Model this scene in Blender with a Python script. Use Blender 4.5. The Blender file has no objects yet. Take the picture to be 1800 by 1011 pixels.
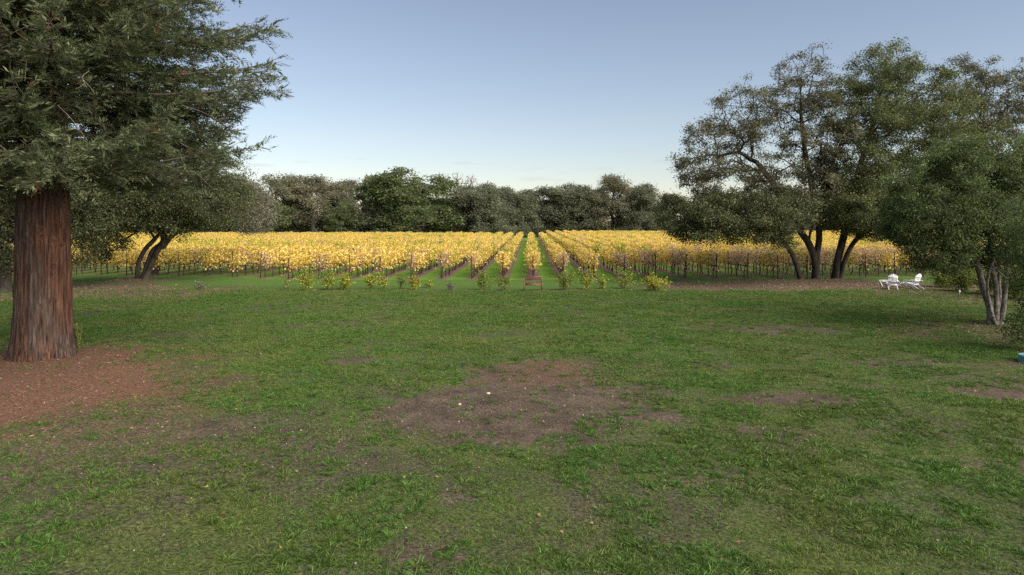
import bpy, math, random
import numpy as np
from mathutils import Vector

# ------------------------------------------------------------------ camera, sky, sun, exposure
SC = bpy.context.scene
CAM_H, FPX, W0, H0, HOR = 4.6, 1200.0, 1800.0, 1011.0, 390.0
cam = bpy.data.cameras.new('camera')
cam.sensor_width = 36.0
cam.lens = 36.0 * FPX / W0
cam.shift_y = -(H0 / 2 - HOR) / W0
cam.clip_start, cam.clip_end = 0.1, 6000.0
camo = bpy.data.objects.new('camera', cam)
camo.location = (0, 0, CAM_H)
camo.rotation_euler = (math.radians(90), 0, 0)
SC.collection.objects.link(camo)
SC.camera = camo

SUN_EL, SUN_AZ = math.radians(38.0), math.radians(128.0)     # azimuth clockwise from the view direction (+Y)
world = bpy.data.worlds.new('World')
SC.world = world
world.use_nodes = True
wn, wl = world.node_tree.nodes, world.node_tree.links
wn.clear()
sky = wn.new('ShaderNodeTexSky')
sky.sky_type = 'NISHITA'
sky.sun_disc = False
sky.sun_elevation = SUN_EL
sky.sun_rotation = SUN_AZ
sky.air_density, sky.dust_density, sky.ozone_density = 1.0, 0.4, 1.0
bg = wn.new('ShaderNodeBackground')
bg.inputs['Strength'].default_value = 0.066
wo = wn.new('ShaderNodeOutputWorld')
wb = wn.new('ShaderNodeMix')          # white balance of the photograph
wb.data_type, wb.blend_type = 'RGBA', 'MULTIPLY'
wb.inputs[0].default_value = 1.0
wb.inputs[7].default_value = (1.035, 0.98, 0.97, 1)
hs = wn.new('ShaderNodeHueSaturation'); hs.inputs['Saturation'].default_value = 0.84
wl.new(sky.outputs[0], hs.inputs['Color']); wl.new(hs.outputs[0], wb.inputs[6])
tcw = wn.new('ShaderNodeTexCoord')
sepw = wn.new('ShaderNodeSeparateXYZ'); wl.new(tcw.outputs['Generated'], sepw.inputs[0])
mpw = wn.new('ShaderNodeMapping'); mpw.inputs['Scale'].default_value = (9, 9, 70); wl.new(tcw.outputs['Generated'], mpw.inputs[0])
nw = wn.new('ShaderNodeTexNoise'); nw.inputs['Scale'].default_value = 1.0; nw.inputs['Detail'].default_value = 6; wl.new(mpw.outputs[0], nw.inputs[0])
cr_ = wn.new('ShaderNodeMapRange'); cr_.inputs[1].default_value, cr_.inputs[2].default_value = 0.58, 0.70; wl.new(nw.outputs['Fac'], cr_.inputs[0])
band = wn.new('ShaderNodeMapRange'); band.interpolation_type = 'SMOOTHSTEP'
band.inputs[1].default_value, band.inputs[2].default_value, band.inputs[3].default_value, band.inputs[4].default_value = 0.085, 0.11, 1, 0
wl.new(sepw.outputs[2], band.inputs[0])
cm = wn.new('ShaderNodeMath'); cm.operation = 'MULTIPLY'; wl.new(cr_.outputs[0], cm.inputs[0]); wl.new(band.outputs[0], cm.inputs[1])
cm2 = wn.new('ShaderNodeMath'); cm2.operation = 'MULTIPLY'; cm2.inputs[1].default_value = 0.3; wl.new(cm.outputs[0], cm2.inputs[0])
cmix = wn.new('ShaderNodeMix'); cmix.data_type = 'RGBA'; wl.new(cm2.outputs[0], cmix.inputs[0]); wl.new(wb.outputs[2], cmix.inputs[6])
cmix.inputs[7].default_value = (4.1, 3.9, 4.1, 1)
wl.new(cmix.outputs[2], bg.inputs[0])
wl.new(bg.outputs[0], wo.inputs[0])

sun = bpy.data.lights.new('sun', 'SUN')
sun.energy = 4.6
sun.angle = math.radians(72.0)
sun.color = (1.0, 0.92, 0.82)
suno = bpy.data.objects.new('sun', sun)
sd = Vector((math.sin(SUN_AZ) * math.cos(SUN_EL), math.cos(SUN_AZ) * math.cos(SUN_EL), math.sin(SUN_EL)))
suno.rotation_euler = sd.to_track_quat('Z', 'Y').to_euler()
suno.location = (30, -10, 40)
SC.collection.objects.link(suno)

SC.view_settings.view_transform = 'Standard'
SC.view_settings.look = 'None'
SC.view_settings.exposure = 1.05
SC.view_settings.gamma = 1.0
SC.view_settings.use_curve_mapping = False
SC.render.engine = 'CYCLES'
SC.cycles.max_bounces = 6
SC.cycles.diffuse_bounces = 3
SC.cycles.glossy_bounces = 2
SC.cycles.transmission_bounces = 4
SC.cycles.use_denoising = False

# ------------------------------------------------------------------ helpers
C = SC.collection
rng = np.random.default_rng(7)
R = math.radians


def tag(o, label=None, cat=None, group=None, kind=None):
    if label: o['label'] = label
    if cat: o['category'] = cat
    if group: o['group'] = group
    if kind: o['kind'] = kind
    return o


def empty(name, loc, rz=0.0):
    o = bpy.data.objects.new(name, None)
    o.empty_display_size = 0.2
    o.location = loc
    o.rotation_euler = (0, 0, rz)
    C.objects.link(o)
    return o


def link(name, me, parent=None, loc=(0, 0, 0), rot=(0, 0, 0)):
    o = bpy.data.objects.new(name, me)
    o.location = loc
    o.rotation_euler = rot
    C.objects.link(o)
    if parent is not None:
        o.parent = parent
    return o


def at(px, py, d):
    return np.array([(px - 900.0) / FPX * d, d, CAM_H + (HOR - py) * d / FPX])


def gnd(px, py):
    d = FPX * CAM_H / (py - HOR)
    return np.array([(px - 900.0) / FPX * d, d])


ONES = 'zero first second third fourth fifth sixth seventh eighth ninth tenth eleventh twelfth thirteenth fourteenth fifteenth sixteenth seventeenth eighteenth nineteenth twentieth'.split()
TENS = {2: 'twenty', 3: 'thirty', 4: 'forty', 5: 'fifty'}


def ordinal(n):
    if n <= 20: return ONES[n]
    t, u = divmod(n, 10)
    return {2: 'twentieth', 3: 'thirtieth', 4: 'fortieth', 5: 'fiftieth'}[t] if u == 0 else TENS[t] + '-' + ONES[u]


def _hash(ix, iy, s):
    h = (ix.astype(np.int64) * 374761393 + iy.astype(np.int64) * 668265263 + s * 1442695041) & 0xffffffff
    h = ((h ^ (h >> 13)) * 1274126177) & 0xffffffff
    return ((h ^ (h >> 16)) & 0xffff) / 65535.0


def vnoise(x, y, s=0):
    x, y = np.asarray(x, float), np.asarray(y, float)
    ix, iy = np.floor(x), np.floor(y)
    fx, fy = x - ix, y - iy
    fx, fy = fx * fx * (3 - 2 * fx), fy * fy * (3 - 2 * fy)
    a, b = _hash(ix, iy, s), _hash(ix + 1, iy, s)
    c, d = _hash(ix, iy + 1, s), _hash(ix + 1, iy + 1, s)
    return (a * (1 - fx) + b * fx) * (1 - fy) + (c * (1 - fx) + d * fx) * fy


def fbm(x, y, s=0, o=4):
    t, a, n = 0.0, 0.5, 0.0
    for k in range(o):
        t = t + a * vnoise(x * 2 ** k + 17.3 * k, y * 2 ** k - 9.1 * k, s + k)
        n += a
        a *= 0.55
    return t / n


def sstep(a, b, x):
    t = np.clip((x - a) / (b - a), 0, 1)
    return t * t * (3 - 2 * t)


# ---- materials
def newmat(name):
    m = bpy.data.materials.new(name)
    m.use_nodes = True
    n = m.node_tree.nodes
    n.clear()
    return m, n, m.node_tree.links


def ramp(n, stops):
    r = n.new('ShaderNodeValToRGB')
    e = r.color_ramp.elements
    while len(e) < len(stops): e.new(0.5)
    for k, (p, c) in enumerate(stops):
        e[k].position = p
        e[k].color = (*c, 1)
    return r


def math_node(n, l, op, a, b=None, clamp=False):
    m = n.new('ShaderNodeMath')
    m.operation = op
    m.use_clamp = clamp
    for k, v in enumerate((a, b)):
        if v is None: continue
        if isinstance(v, (int, float)): m.inputs[k].default_value = v
        else: l.new(v, m.inputs[k])
    return m.outputs[0]


def mixc(n, l, fac, a, b, mode='MIX'):
    m = n.new('ShaderNodeMix')
    m.data_type = 'RGBA'
    m.blend_type = mode
    for i, v in ((0, fac), (6, a), (7, b)):
        if isinstance(v, (int, float)): m.inputs[i].default_value = v
        elif isinstance(v, tuple): m.inputs[i].default_value = (*v, 1)
        else: l.new(v, m.inputs[i])
    return m.outputs[2]


def noise_node(n, l, vec, scale, detail=4, rough=0.6, dist=0.0):
    t = n.new('ShaderNodeTexNoise')
    t.inputs['Scale'].default_value = scale
    t.inputs['Detail'].default_value = detail
    t.inputs['Roughness'].default_value = rough
    t.inputs['Distortion'].default_value = dist
    if vec is not None: l.new(vec, t.inputs['Vector'])
    return t.outputs['Fac']


def leaf_mat(name, stops, trans=0.3, rough=0.6, patch=None, tint=0.25):
    """stops: colours of single leaves; patch: (scale, lo, hi, stops2) mixes in a second range by place"""
    m, n, l = newmat(name)
    at_ = n.new('ShaderNodeAttribute'); at_.attribute_name = 'rnd'
    r = ramp(n, stops)
    l.new(at_.outputs['Fac'], r.inputs[0])
    col = r.outputs[0]
    geo = n.new('ShaderNodeNewGeometry')
    if patch:
        sc, lo, hi, st2 = patch
        r2 = ramp(n, st2)
        l.new(at_.outputs['Fac'], r2.inputs[0])
        nz = noise_node(n, l, geo.outputs['Position'], sc, 3)
        mr = n.new('ShaderNodeMapRange')
        mr.inputs[1].default_value, mr.inputs[2].default_value = lo, hi
        l.new(nz, mr.inputs[0])
        col = mixc(n, l, mr.outputs[0], col, r2.outputs[0])
    cl = n.new('ShaderNodeAttribute'); cl.attribute_name = 'clump'
    mr = n.new('ShaderNodeMapRange')
    mr.inputs[3].default_value, mr.inputs[4].default_value = 1 - tint, 1 + tint
    l.new(cl.outputs['Fac'], mr.inputs[0])
    vm = n.new('ShaderNodeVectorMath'); vm.operation = 'SCALE'
    l.new(col, vm.inputs[0]); l.new(mr.outputs[0], vm.inputs['Scale'])
    col = vm.outputs[0]
    p = n.new('ShaderNodeBsdfPrincipled')
    p.inputs['Roughness'].default_value = rough
    p.inputs['Specular IOR Level'].default_value = 0.25
    l.new(col, p.inputs['Base Color'])
    o = n.new('ShaderNodeOutputMaterial')
    t = n.new('ShaderNodeBsdfTranslucent')
    l.new(col, t.inputs['Color'])
    mx = n.new('ShaderNodeMixShader'); mx.inputs[0].default_value = trans
    l.new(p.outputs[0], mx.inputs[1]); l.new(t.outputs[0], mx.inputs[2])
    l.new(mx.outputs[0], o.inputs[0])
    return m


def bark_mat(name, stops, scale=(6, 6, 1.2), bump=0.5, rough=0.9, moss=None):
    m, n, l = newmat(name)
    tc = n.new('ShaderNodeTexCoord')
    mp = n.new('ShaderNodeMapping'); mp.inputs['Scale'].default_value = scale
    l.new(tc.outputs['Object'], mp.inputs[0])
    f = noise_node(n, l, mp.outputs[0], 1.0, 6, 0.65, 0.4)
    r = ramp(n, stops)
    l.new(f, r.inputs[0])
    col = r.outputs[0]
    if moss:
        f2 = noise_node(n, l, tc.outputs['Object'], 0.9, 4)
        mr = n.new('ShaderNodeMapRange'); mr.inputs[1].default_value, mr.inputs[2].default_value = 0.52, 0.66
        l.new(f2, mr.inputs[0])
        col = mixc(n, l, mr.outputs[0], col, moss)
    p = n.new('ShaderNodeBsdfPrincipled')
    p.inputs['Roughness'].default_value = rough
    p.inputs['Specular IOR Level'].default_value = 0.2
    l.new(col, p.inputs['Base Color'])
    b = n.new('ShaderNodeBump'); b.inputs['Strength'].default_value = bump; b.inputs['Distance'].default_value = 0.04
    l.new(f, b.inputs['Height']); l.new(b.outputs[0], p.inputs['Normal'])
    o = n.new('ShaderNodeOutputMaterial'); l.new(p.outputs[0], o.inputs[0])
    return m


def plain_mat(name, c1, c2, scale=12, rough=0.6, bump=0.1, metallic=0.0):
    m, n, l = newmat(name)
    tc = n.new('ShaderNodeTexCoord')
    f = noise_node(n, l, tc.outputs['Object'], scale, 5)
    r = ramp(n, [(0.3, c1), (0.7, c2)])
    l.new(f, r.inputs[0])
    p = n.new('ShaderNodeBsdfPrincipled')
    p.inputs['Roughness'].default_value = rough
    p.inputs['Metallic'].default_value = metallic
    l.new(r.outputs[0], p.inputs['Base Color'])
    b = n.new('ShaderNodeBump'); b.inputs['Strength'].default_value = bump; b.inputs['Distance'].default_value = 0.01
    l.new(f, b.inputs['Height']); l.new(b.outputs[0], p.inputs['Normal'])
    o = n.new('ShaderNodeOutputMaterial'); l.new(p.outputs[0], o.inputs[0])
    return m


# ---- mesh builders
def mesh_arrays(name, V, F, mats, attrs=None, smooth=False, mat_index=None):
    """V (n,3); F list of (m,k) int arrays (quads and/or tris); attrs {name: per-face floats}"""
    me = bpy.data.meshes.new(name)
    F = [np.asarray(f, np.int32) for f in F if len(f)]
    nf = sum(len(f) for f in F)
    loops = np.concatenate([f.ravel() for f in F])
    tot = np.concatenate([np.full(len(f), f.shape[1], np.int32) for f in F])
    start = np.concatenate([[0], np.cumsum(tot)[:-1]]).astype(np.int32)
    me.vertices.add(len(V)); me.vertices.foreach_set('co', np.asarray(V, np.float32).ravel())
    me.loops.add(len(loops)); me.loops.foreach_set('vertex_index', loops.astype(np.int32))
    me.polygons.add(nf); me.polygons.foreach_set('loop_start', start)
    if smooth: me.polygons.foreach_set('use_smooth', np.ones(nf, bool))
    for m in mats: me.materials.append(m)
    if mat_index is not None: me.polygons.foreach_set('material_index', np.asarray(mat_index, np.int32))
    for k, v in (attrs or {}).items():
        a = me.attributes.new(k, 'FLOAT', 'FACE')
        a.data.foreach_set('value', np.asarray(v, np.float32))
    me.update(calc_edges=True)
    return me


def unit(v):
    return v / np.maximum(np.linalg.norm(v, axis=-1, keepdims=True), 1e-9)


def leaves(P, size, aspect=0.7, fold=0.12, up=0.5, dirs=None, rg=rng):
    """diamond leaves, one quad each; up biases the leaf normals to the sky"""
    n = len(P)
    size = np.broadcast_to(np.asarray(size, float), (n,))[:, None]
    nrm = unit(rg.normal(size=(n, 3)) + np.array([0, 0, up * 1.6]))
    d = unit(rg.normal(size=(n, 3))) if dirs is None else unit(dirs)
    if dirs is None:
        d = unit(d - (d * nrm).sum(1, keepdims=True) * nrm)
        s = np.cross(nrm, d)
    else:
        s = unit(np.cross(nrm, d))
        nrm = np.cross(d, s)
    h = size * 0.5
    w = h * aspect
    f = nrm * size * fold
    V = np.stack([P - d * h, P + s * w + f, P + d * h, P - s * w + f], 1).reshape(-1, 3)
    F = np.arange(4 * n).reshape(n, 4)
    return V, F


class Tubes:
    def __init__(self, sides=6):
        self.V, self.F, self.n, self.sides = [], [], 0, sides

    def add(self, pts, rad, sides=None):
        k = sides or self.sides
        pts = np.asarray(pts, float); rad = np.asarray(rad, float)
        m = len(pts)
        t = np.gradient(pts, axis=0)
        t = unit(t)
        ref = np.array([0.31, 0.95, 0.07]) if abs(t[0, 2]) > 0.7 else np.array([0.05, 0.1, 1.0])
        a = unit(np.cross(t, ref)); b = np.cross(t, a)
        th = np.linspace(0, 2 * np.pi, k, endpoint=False)
        ring = pts[:, None] + rad[:, None, None] * (a[:, None] * np.cos(th)[None, :, None] + b[:, None] * np.sin(th)[None, :, None])
        self.V.append(ring.reshape(-1, 3))
        i = np.arange(m - 1)[:, None] * k; j = np.arange(k)[None]; j2 = (j + 1) % k
        q = np.stack([i + j, i + j2, i + k + j2, i + k + j], -1).reshape(-1, 4) + self.n
        self.F.append(q)
        self.n += m * k

    def mesh(self, name, mat):
        F = np.concatenate(self.F)
        return mesh_arrays(name, np.concatenate(self.V), [F], [mat], smooth=True)


def spline(pts, n):
    """Catmull-Rom through pts"""
    p = np.asarray(pts, float)
    q = np.vstack([2 * p[0] - p[1], p, 2 * p[-1] - p[-2]])
    out = []
    for i in range(1, len(q) - 2):
        t = np.linspace(0, 1, n, endpoint=False)[:, None]
        a, b, c, d = q[i - 1], q[i], q[i + 1], q[i + 2]
        out.append(0.5 * (2 * b + (c - a) * t + (2 * a - 5 * b + 4 * c - d) * t ** 2 + (3 * b - a - 3 * c + d) * t ** 3))
    out.append(p[-1:])
    return np.vstack(out)


def ellipsoid_points(c, r, n, rg, shell=0.6):
    v = unit(rg.normal(size=(n, 3)))
    u = rg.random((n, 1)) ** (1 / 3)
    u = np.where(rg.random((n, 1)) < shell, 0.75 + 0.25 * u, u)
    return np.asarray(c) + v * u * np.asarray(r)


def grow(stems, att, rg, bf=0.3, seg=0.7, trunk_r=None, tip=0.012, jit=0.1, power=2.3, sag=0.0):
    """branch skeleton: stems = list of polylines (world), att = points to reach. Returns list of (pts, radii) chains."""
    pos, par, plen = [], [], []
    for st in stems:
        s = spline(st, 4)
        prev = -1
        for k, p in enumerate(s):
            pos.append(p); par.append(prev)
            plen.append(0.0 if prev < 0 else plen[prev] + np.linalg.norm(p - pos[prev]))
            prev = len(pos) - 1
    nstem = len(pos)
    allowed = np.zeros(len(pos) + len(att) * 14, bool)
    for st_i in range(nstem):
        allowed[st_i] = True
    # lower third of the stems carries no branches
    top = max(p[2] for p in pos)
    for i, p in enumerate(pos):
        if plen[i] < 0.35 * max(plen[:nstem]): allowed[i] = False
    P = np.zeros((len(allowed), 3)); L = np.zeros(len(allowed))
    P[:nstem] = pos; L[:nstem] = plen
    n = nstem
    par = list(par)
    stem_pts = P[:nstem][allowed[:nstem]]
    order = np.argsort(np.min(np.linalg.norm(att[:, None] - stem_pts[None], axis=2), axis=1))
    ends = []
    for ai in order:
        a = att[ai]
        dist = np.linalg.norm(P[:n] - a, axis=1)
        cost = dist + bf * L[:n] + np.where(allowed[:n], 0, 1e6)
        j = int(np.argmin(cost))
        dd = dist[j]
        k = max(1, int(dd / seg))
        prev = j
        p0 = P[j]
        perp = rg.normal(size=3) * jit * dd
        for i in range(1, k + 1):
            if n >= len(P) - 1: break
            t = i / k
            q = p0 * (1 - t) + a * t + perp * math.sin(t * math.pi) + rg.normal(size=3) * jit * 0.35 * min(seg, dd) * (t < 1)
            q[2] -= sag * math.sin(t * math.pi) * dd
            P[n] = q; L[n] = L[prev] + np.linalg.norm(q - P[prev]); par.append(prev); allowed[n] = True
            prev = n; n += 1
        ends.append(prev)
    P = P[:n]
    cnt = np.zeros(n)
    for e in ends: cnt[e] += 1
    for i in range(n - 1, -1, -1):
        if par[i] >= 0: cnt[par[i]] += cnt[i]
    cnt = np.maximum(cnt, 1)
    rad = tip * cnt ** (1 / power)
    if trunk_r:
        rad = tip + (rad - tip) * (trunk_r / max(rad[0], 1e-6))
    kids = [[] for _ in range(n)]
    for i in range(n):
        if par[i] >= 0: kids[par[i]].append(i)
    chains = []
    starts = [(i, -1) for i in range(n) if par[i] < 0]
    while starts:
        i, p = starts.pop()
        ch = [] if p < 0 else [p]
        r = [] if p < 0 else [min(rad[i] * 1.1, rad[p])]
        while True:
            ch.append(i); r.append(rad[i])
            if not kids[i]: break
            ks = sorted(kids[i], key=lambda q: -cnt[q] - (1e5 if q < nstem else 0))
            for q in ks[1:]: starts.append((q, i))
            i = ks[0]
        if len(ch) > 1: chains.append((P[ch], np.array(r)))
    return chains


def make_tree(name, base, stems, lobes, leaf, wood, rg, label, cat='tree', group=None, trunk_r=0.3, bf=0.25, seg=0.7,
              spread=0.45, flare=1.35, power=1.85, tip=0.012, sides=7, sag=0.0, min_r=0.0, up=0.5, thin_r=0.035, along=0.3, dens=1.0, gap=0.0, gfreq=0.55):
    """lobes: (centre, radii, n_points, leaves_per_point, leaf_size); all in world metres; the thing stands at base"""
    base = np.asarray(base, float)
    att = [ellipsoid_points(np.asarray(c) - base, r, int(n / (1 - gap)), rg) for c, r, n, *_ in lobes]
    if gap > 0:                        # leave irregular holes between the clumps
        o3 = rg.uniform(0, 50, 3)
        for q_, a in enumerate(att):
            v = fbm(a[:, 0] * gfreq + a[:, 2] * gfreq * .37 + o3[0], a[:, 1] * gfreq * .8 + a[:, 2] * gfreq + o3[1], 7, 2)
            att[q_] = a[v >= np.quantile(v, gap)]
    for a in att:                      # stray shoots beyond the outline
        k = rg.random(len(a)) < 0.05
        a[k] += (a[k] - a.mean(0)) * rg.uniform(.15, .35, (k.sum(), 1)) + [0, 0, .15]
    A = np.concatenate(att)
    chains = grow([[np.asarray(p) - base for p in s] for s in stems], A, rg, bf=bf, seg=seg, trunk_r=trunk_r, tip=tip, power=power, sag=sag)
    t = empty(name, base)
    tag(t, label, cat, group)
    tb = Tubes(sides)
    nst = len(stems)
    for k, (p, r) in enumerate(chains):
        if r.max() < min_r: continue
        z = p[:, 2]
        if p[0, 2] < 0.3:      # a stem: root flare
            r = r * (1 + (flare - 1) * np.exp(-np.maximum(z, 0) / 0.35))
        if len(p) > 2:
            p2 = spline(p, 2); r2 = np.interp(np.linspace(0, len(p) - 1, len(p2)), np.arange(len(p)), r)
        else: p2, r2 = p, r
        tb.add(p2, r2, sides if r.max() > 0.06 else 4 if r.max() > 0.025 else 3)
    trunk = link('trunk', tb.mesh('trunk', wood), t)
    VV, FF, rn, cl, off = [], [], [], [], 0
    for (c, r, n, m, sz, *rest), a in zip(lobes, att):
        m_i = rg.poisson(m * dens, len(a))
        idx = np.repeat(np.arange(len(a)), m_i)
        Pn = a[idx] + rg.normal(size=(len(idx), 3)) * np.array([spread, spread, spread * 0.6])
        V, F = leaves(Pn, sz * rg.uniform(0.6, 1.3, len(Pn)), up=up, rg=rg)
        VV.append(V); FF.append(F + off); off += len(V)
        rn.append(rg.random(len(Pn))); cl.append(rg.random(len(a))[idx])
    # leaves along the thin outer branches too
    thin = [p[1:][r[1:] < thin_r] for p, r in chains]
    thin = np.concatenate(thin)
    mavg = np.mean([q[3] for q in lobes]); szm = np.mean([q[4] for q in lobes])
    idx = np.repeat(np.arange(len(thin)), rg.poisson(mavg * along, len(thin)))
    Pn = thin[idx] + rg.normal(size=(len(idx), 3)) * np.array([1, 1, .6]) * spread * 0.8
    V, F = leaves(Pn, szm * rg.uniform(0.6, 1.3, len(Pn)), up=up, rg=rg)
    VV.append(V); FF.append(F + off)
    rn.append(rg.random(len(Pn))); cl.append(rg.random(len(thin))[idx])
    me = mesh_arrays('crown', np.concatenate(VV), [np.concatenate(FF)], [leaf], {'rnd': np.concatenate(rn), 'clump': np.concatenate(cl)})
    cr = link('crown', me, t)
    cr['kind'] = 'stuff'
    return t


def copy_tree(t, loc, rz, scale, label, name=None, group=None):
    c = t.copy()
    if name: c.name = name
    c.location = loc; c.rotation_euler = (0, 0, rz); c.scale = scale
    c['label'] = label
    if group: c['group'] = group
    C.objects.link(c)
    for ch in t.children:
        d = ch.copy(); d.parent = c
        C.objects.link(d)
    return c


def scatter(name, pts, rz, sc, vi, meshes, tilt=None):
    """ONE stuff object that repeats small meshes at points"""
    me = bpy.data.meshes.new(name)
    n = len(pts)
    me.vertices.add(n); me.vertices.foreach_set('co', np.asarray(pts, np.float32).ravel())
    rot = np.zeros((n, 3), np.float32); rot[:, 2] = rz
    if tilt is not None: rot[:, :2] = tilt
    a = me.attributes.new('rot', 'FLOAT_VECTOR', 'POINT'); a.data.foreach_set('vector', rot.ravel())
    s3 = np.asarray(sc, np.float32)
    if s3.ndim == 1: s3 = np.repeat(s3[:, None], 3, 1)
    a = me.attributes.new('sc', 'FLOAT_VECTOR', 'POINT'); a.data.foreach_set('vector', s3.ravel())
    a = me.attributes.new('vi', 'INT', 'POINT'); a.data.foreach_set('value', np.asarray(vi, np.int32))
    o = link(name, me)
    ng = bpy.data.node_groups.new(name, 'GeometryNodeTree')
    ng.interface.new_socket('Geometry', in_out='INPUT', socket_type='NodeSocketGeometry')
    ng.interface.new_socket('Geometry', in_out='OUTPUT', socket_type='NodeSocketGeometry')
    n_, l_ = ng.nodes, ng.links
    gi, go = n_.new('NodeGroupInput'), n_.new('NodeGroupOutput')
    join = n_.new('GeometryNodeJoinGeometry')
    for m in reversed(meshes):
        src = bpy.data.objects.new(name + '_piece', m)
        oi = n_.new('GeometryNodeObjectInfo'); oi.inputs['Object'].default_value = src
        g2 = n_.new('GeometryNodeGeometryToInstance')
        l_.new(oi.outputs['Geometry'], g2.inputs[0]); l_.new(g2.outputs[0], join.inputs[0])
    iop = n_.new('GeometryNodeInstanceOnPoints')
    iop.inputs['Pick Instance'].default_value = True

    def na(nm, ty):
        x = n_.new('GeometryNodeInputNamedAttribute'); x.data_type = ty; x.inputs[0].default_value = nm
        return x.outputs[0]
    l_.new(gi.outputs[0], iop.inputs['Points']); l_.new(join.outputs[0], iop.inputs['Instance'])
    l_.new(na('vi', 'INT'), iop.inputs['Instance Index'])
    e2r = n_.new('FunctionNodeEulerToRotation')
    l_.new(na('rot', 'FLOAT_VECTOR'), e2r.inputs[0])
    l_.new(e2r.outputs[0], iop.inputs['Rotation'])
    l_.new(na('sc', 'FLOAT_VECTOR'), iop.inputs['Scale'])
    l_.new(iop.outputs[0], go.inputs[0])
    md = o.modifiers.new('scatter', 'NODES'); md.node_group = ng
    return o


def box_arrays(boxes):
    """boxes: list of (centre, size, rotation matrix 3x3 or None)"""
    V, F, off = [], [], 0
    base = np.array([[-1, -1, -1], [1, -1, -1], [1, 1, -1], [-1, 1, -1], [-1, -1, 1], [1, -1, 1], [1, 1, 1], [-1, 1, 1]]) * 0.5
    fc = np.array([[3, 2, 1, 0], [4, 5, 6, 7], [0, 1, 5, 4], [1, 2, 6, 5], [2, 3, 7, 6], [3, 0, 4, 7]])
    for c, s, r in boxes:
        v = base * np.asarray(s)
        if r is not None: v = v @ np.asarray(r).T
        V.append(v + np.asarray(c)); F.append(fc + off); off += 8
    return np.concatenate(V), np.concatenate(F)


def boxes_mesh(name, boxes, mat):
    V, F = box_arrays(boxes)
    return mesh_arrays(name, V, [F], [mat])


def bar(a, b, w, t, upv=(0, 0, 1)):
    """a box from a to b, w wide sideways, t thick"""
    a, b = np.asarray(a, float), np.asarray(b, float)
    x = unit(b - a); y = unit(np.cross(np.asarray(upv, float), x)); z = np.cross(x, y)
    return ((a + b) / 2, (np.linalg.norm(b - a), w, t), np.stack([x, y, z], 1))


# ------------------------------------------------------------------ ground
ROW_T, ROW_U0, ROW_S = 32.0 / 1200.0, 0.23, 2.48      # vine rows: direction, offset and spacing


def row_start(X):
    return 55.3 + np.maximum(0, -X - 18) * 0.2 + np.maximum(0, X - 22) * 0.09


REDWOOD = np.array([-15.2, 22.2])


def blob(x, y, cx, cy, rx, ry, warp=0.35, s=0, soft=0.35, sc=0.9):
    n = fbm(x * sc, y * sc, 40 + s) - 0.5
    n = n + 0.55 * (fbm(x * sc * 3.7, y * sc * 3.7, 60 + s) - 0.5)
    r = np.sqrt(((x - cx) / rx) ** 2 + ((y - cy) / ry) ** 2) + n * warp * 3.2
    return 1 - sstep(1 - soft, 1 + soft, r)


def zones(x, y):
    """bare: grey brown soil, red: dark red brown soil and mulch, lit: leaf litter"""
    x, y = np.asarray(x, float), np.asarray(y, float)
    bare = blob(x, y, 0.45, 17.3, 3.2, 3.4, warp=.38, s=1, sc=0.8, soft=0.6)
    for k, (cx, cy, rx, ry, a) in enumerate([(0.9, 21.0, 2.1, 2.3, .7), (7.4, 17.6, 1.6, .9, .75), (13.5, 18.2, 1.7, .9, .8), (12.8, 22.3, 2.2, 1.0, .6), (11, 29.5, 3.0, 1.6, .6),
                                             (6.6, 22.0, .8, .7, .7), (-6.4, 15.3, 2.6, 1.1, .55), (-4.3, 13.9, 1.4, .7, .5), (-.9, 11.4, .4, .7, .5),
                                             (9.5, 13.0, 1.0, .5, .5), (-5.0, 22.5, .9, .6, .6), (16.8, 22.0, 1.0, .7, .6), (3.9, 12.1, 1.2, .6, .5),
                                             (-12, 36, 4, 1.2, .4), (-1.2, 9.3, .9, .5, .6), (5.6, 14.8, 1.2, .7, .55), (13.5, 13.0, 1.6, .6, .5)]):
        bare = np.maximum(bare, a * blob(x, y, cx, cy, rx, ry, s=5 + k, soft=0.5, sc=1.4))
    patch = sstep(0.50, 0.68, fbm(x * 0.9, y * 0.7, 91, 6)) * 0.42 * (y < 44) * sstep(.35, .6, fbm(x * .2, y * .15, 95))
    bare = np.maximum(bare, patch)
    # shrub bed: a thin line of bare soil
    bed = (1 - sstep(0.16, 0.42, np.abs(y - 45.9 + 0.15 * np.sin(x)))) * sstep(-15.5, -14.5, x) * (1 - sstep(10.3, 11.4, x))
    bed = bed * sstep(0.35, 0.5, fbm(x * 0.5, y, 77) + 0.1)
    red = np.maximum(0.95 * blob(x, y, -15.2, 19.2, 6.2, 5.4, warp=.22, s=2, sc=.6, soft=.6), 0.50 * blob(x, y, 0.9, 20.9, 1.9, 2.3, warp=.45, s=3, sc=.7, soft=.7))
    red = np.maximum(red, 0.42 * blob(x, y, -10.3, 18.4, 4.2, 3.2, warp=.4, s=30, sc=.6, soft=.9))
    red = np.maximum(red, bed * 0.8)
    lit = np.maximum(0.9 * blob(x, y, -30, 44.5, 10.5, 5.0, s=4, sc=.5), 0.95 * blob(x, y, -28.2, 51.0, 2.4, 1.1, s=6))
    lit = np.maximum(lit, 0.85 * blob(x, y, 21.5, 49.2, 12.0, 4.4, s=7, sc=.5))
    lit = np.maximum(lit, 0.8 * blob(x, y, 30, 44, 8, 7, s=8, sc=.4))
    lit = np.maximum(lit, 0.75 * blob(x, y, 21.8, 28.6, 5.2, 3.4, s=9, sc=.6))
    lit = np.maximum(lit, 0.45 * blob(x, y, -11.0, 15.0, 4.5, 4.0, s=10, sc=.6))
    return np.clip(bare, 0, 1), np.clip(red, 0, 1), np.clip(lit, 0, 1)


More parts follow.
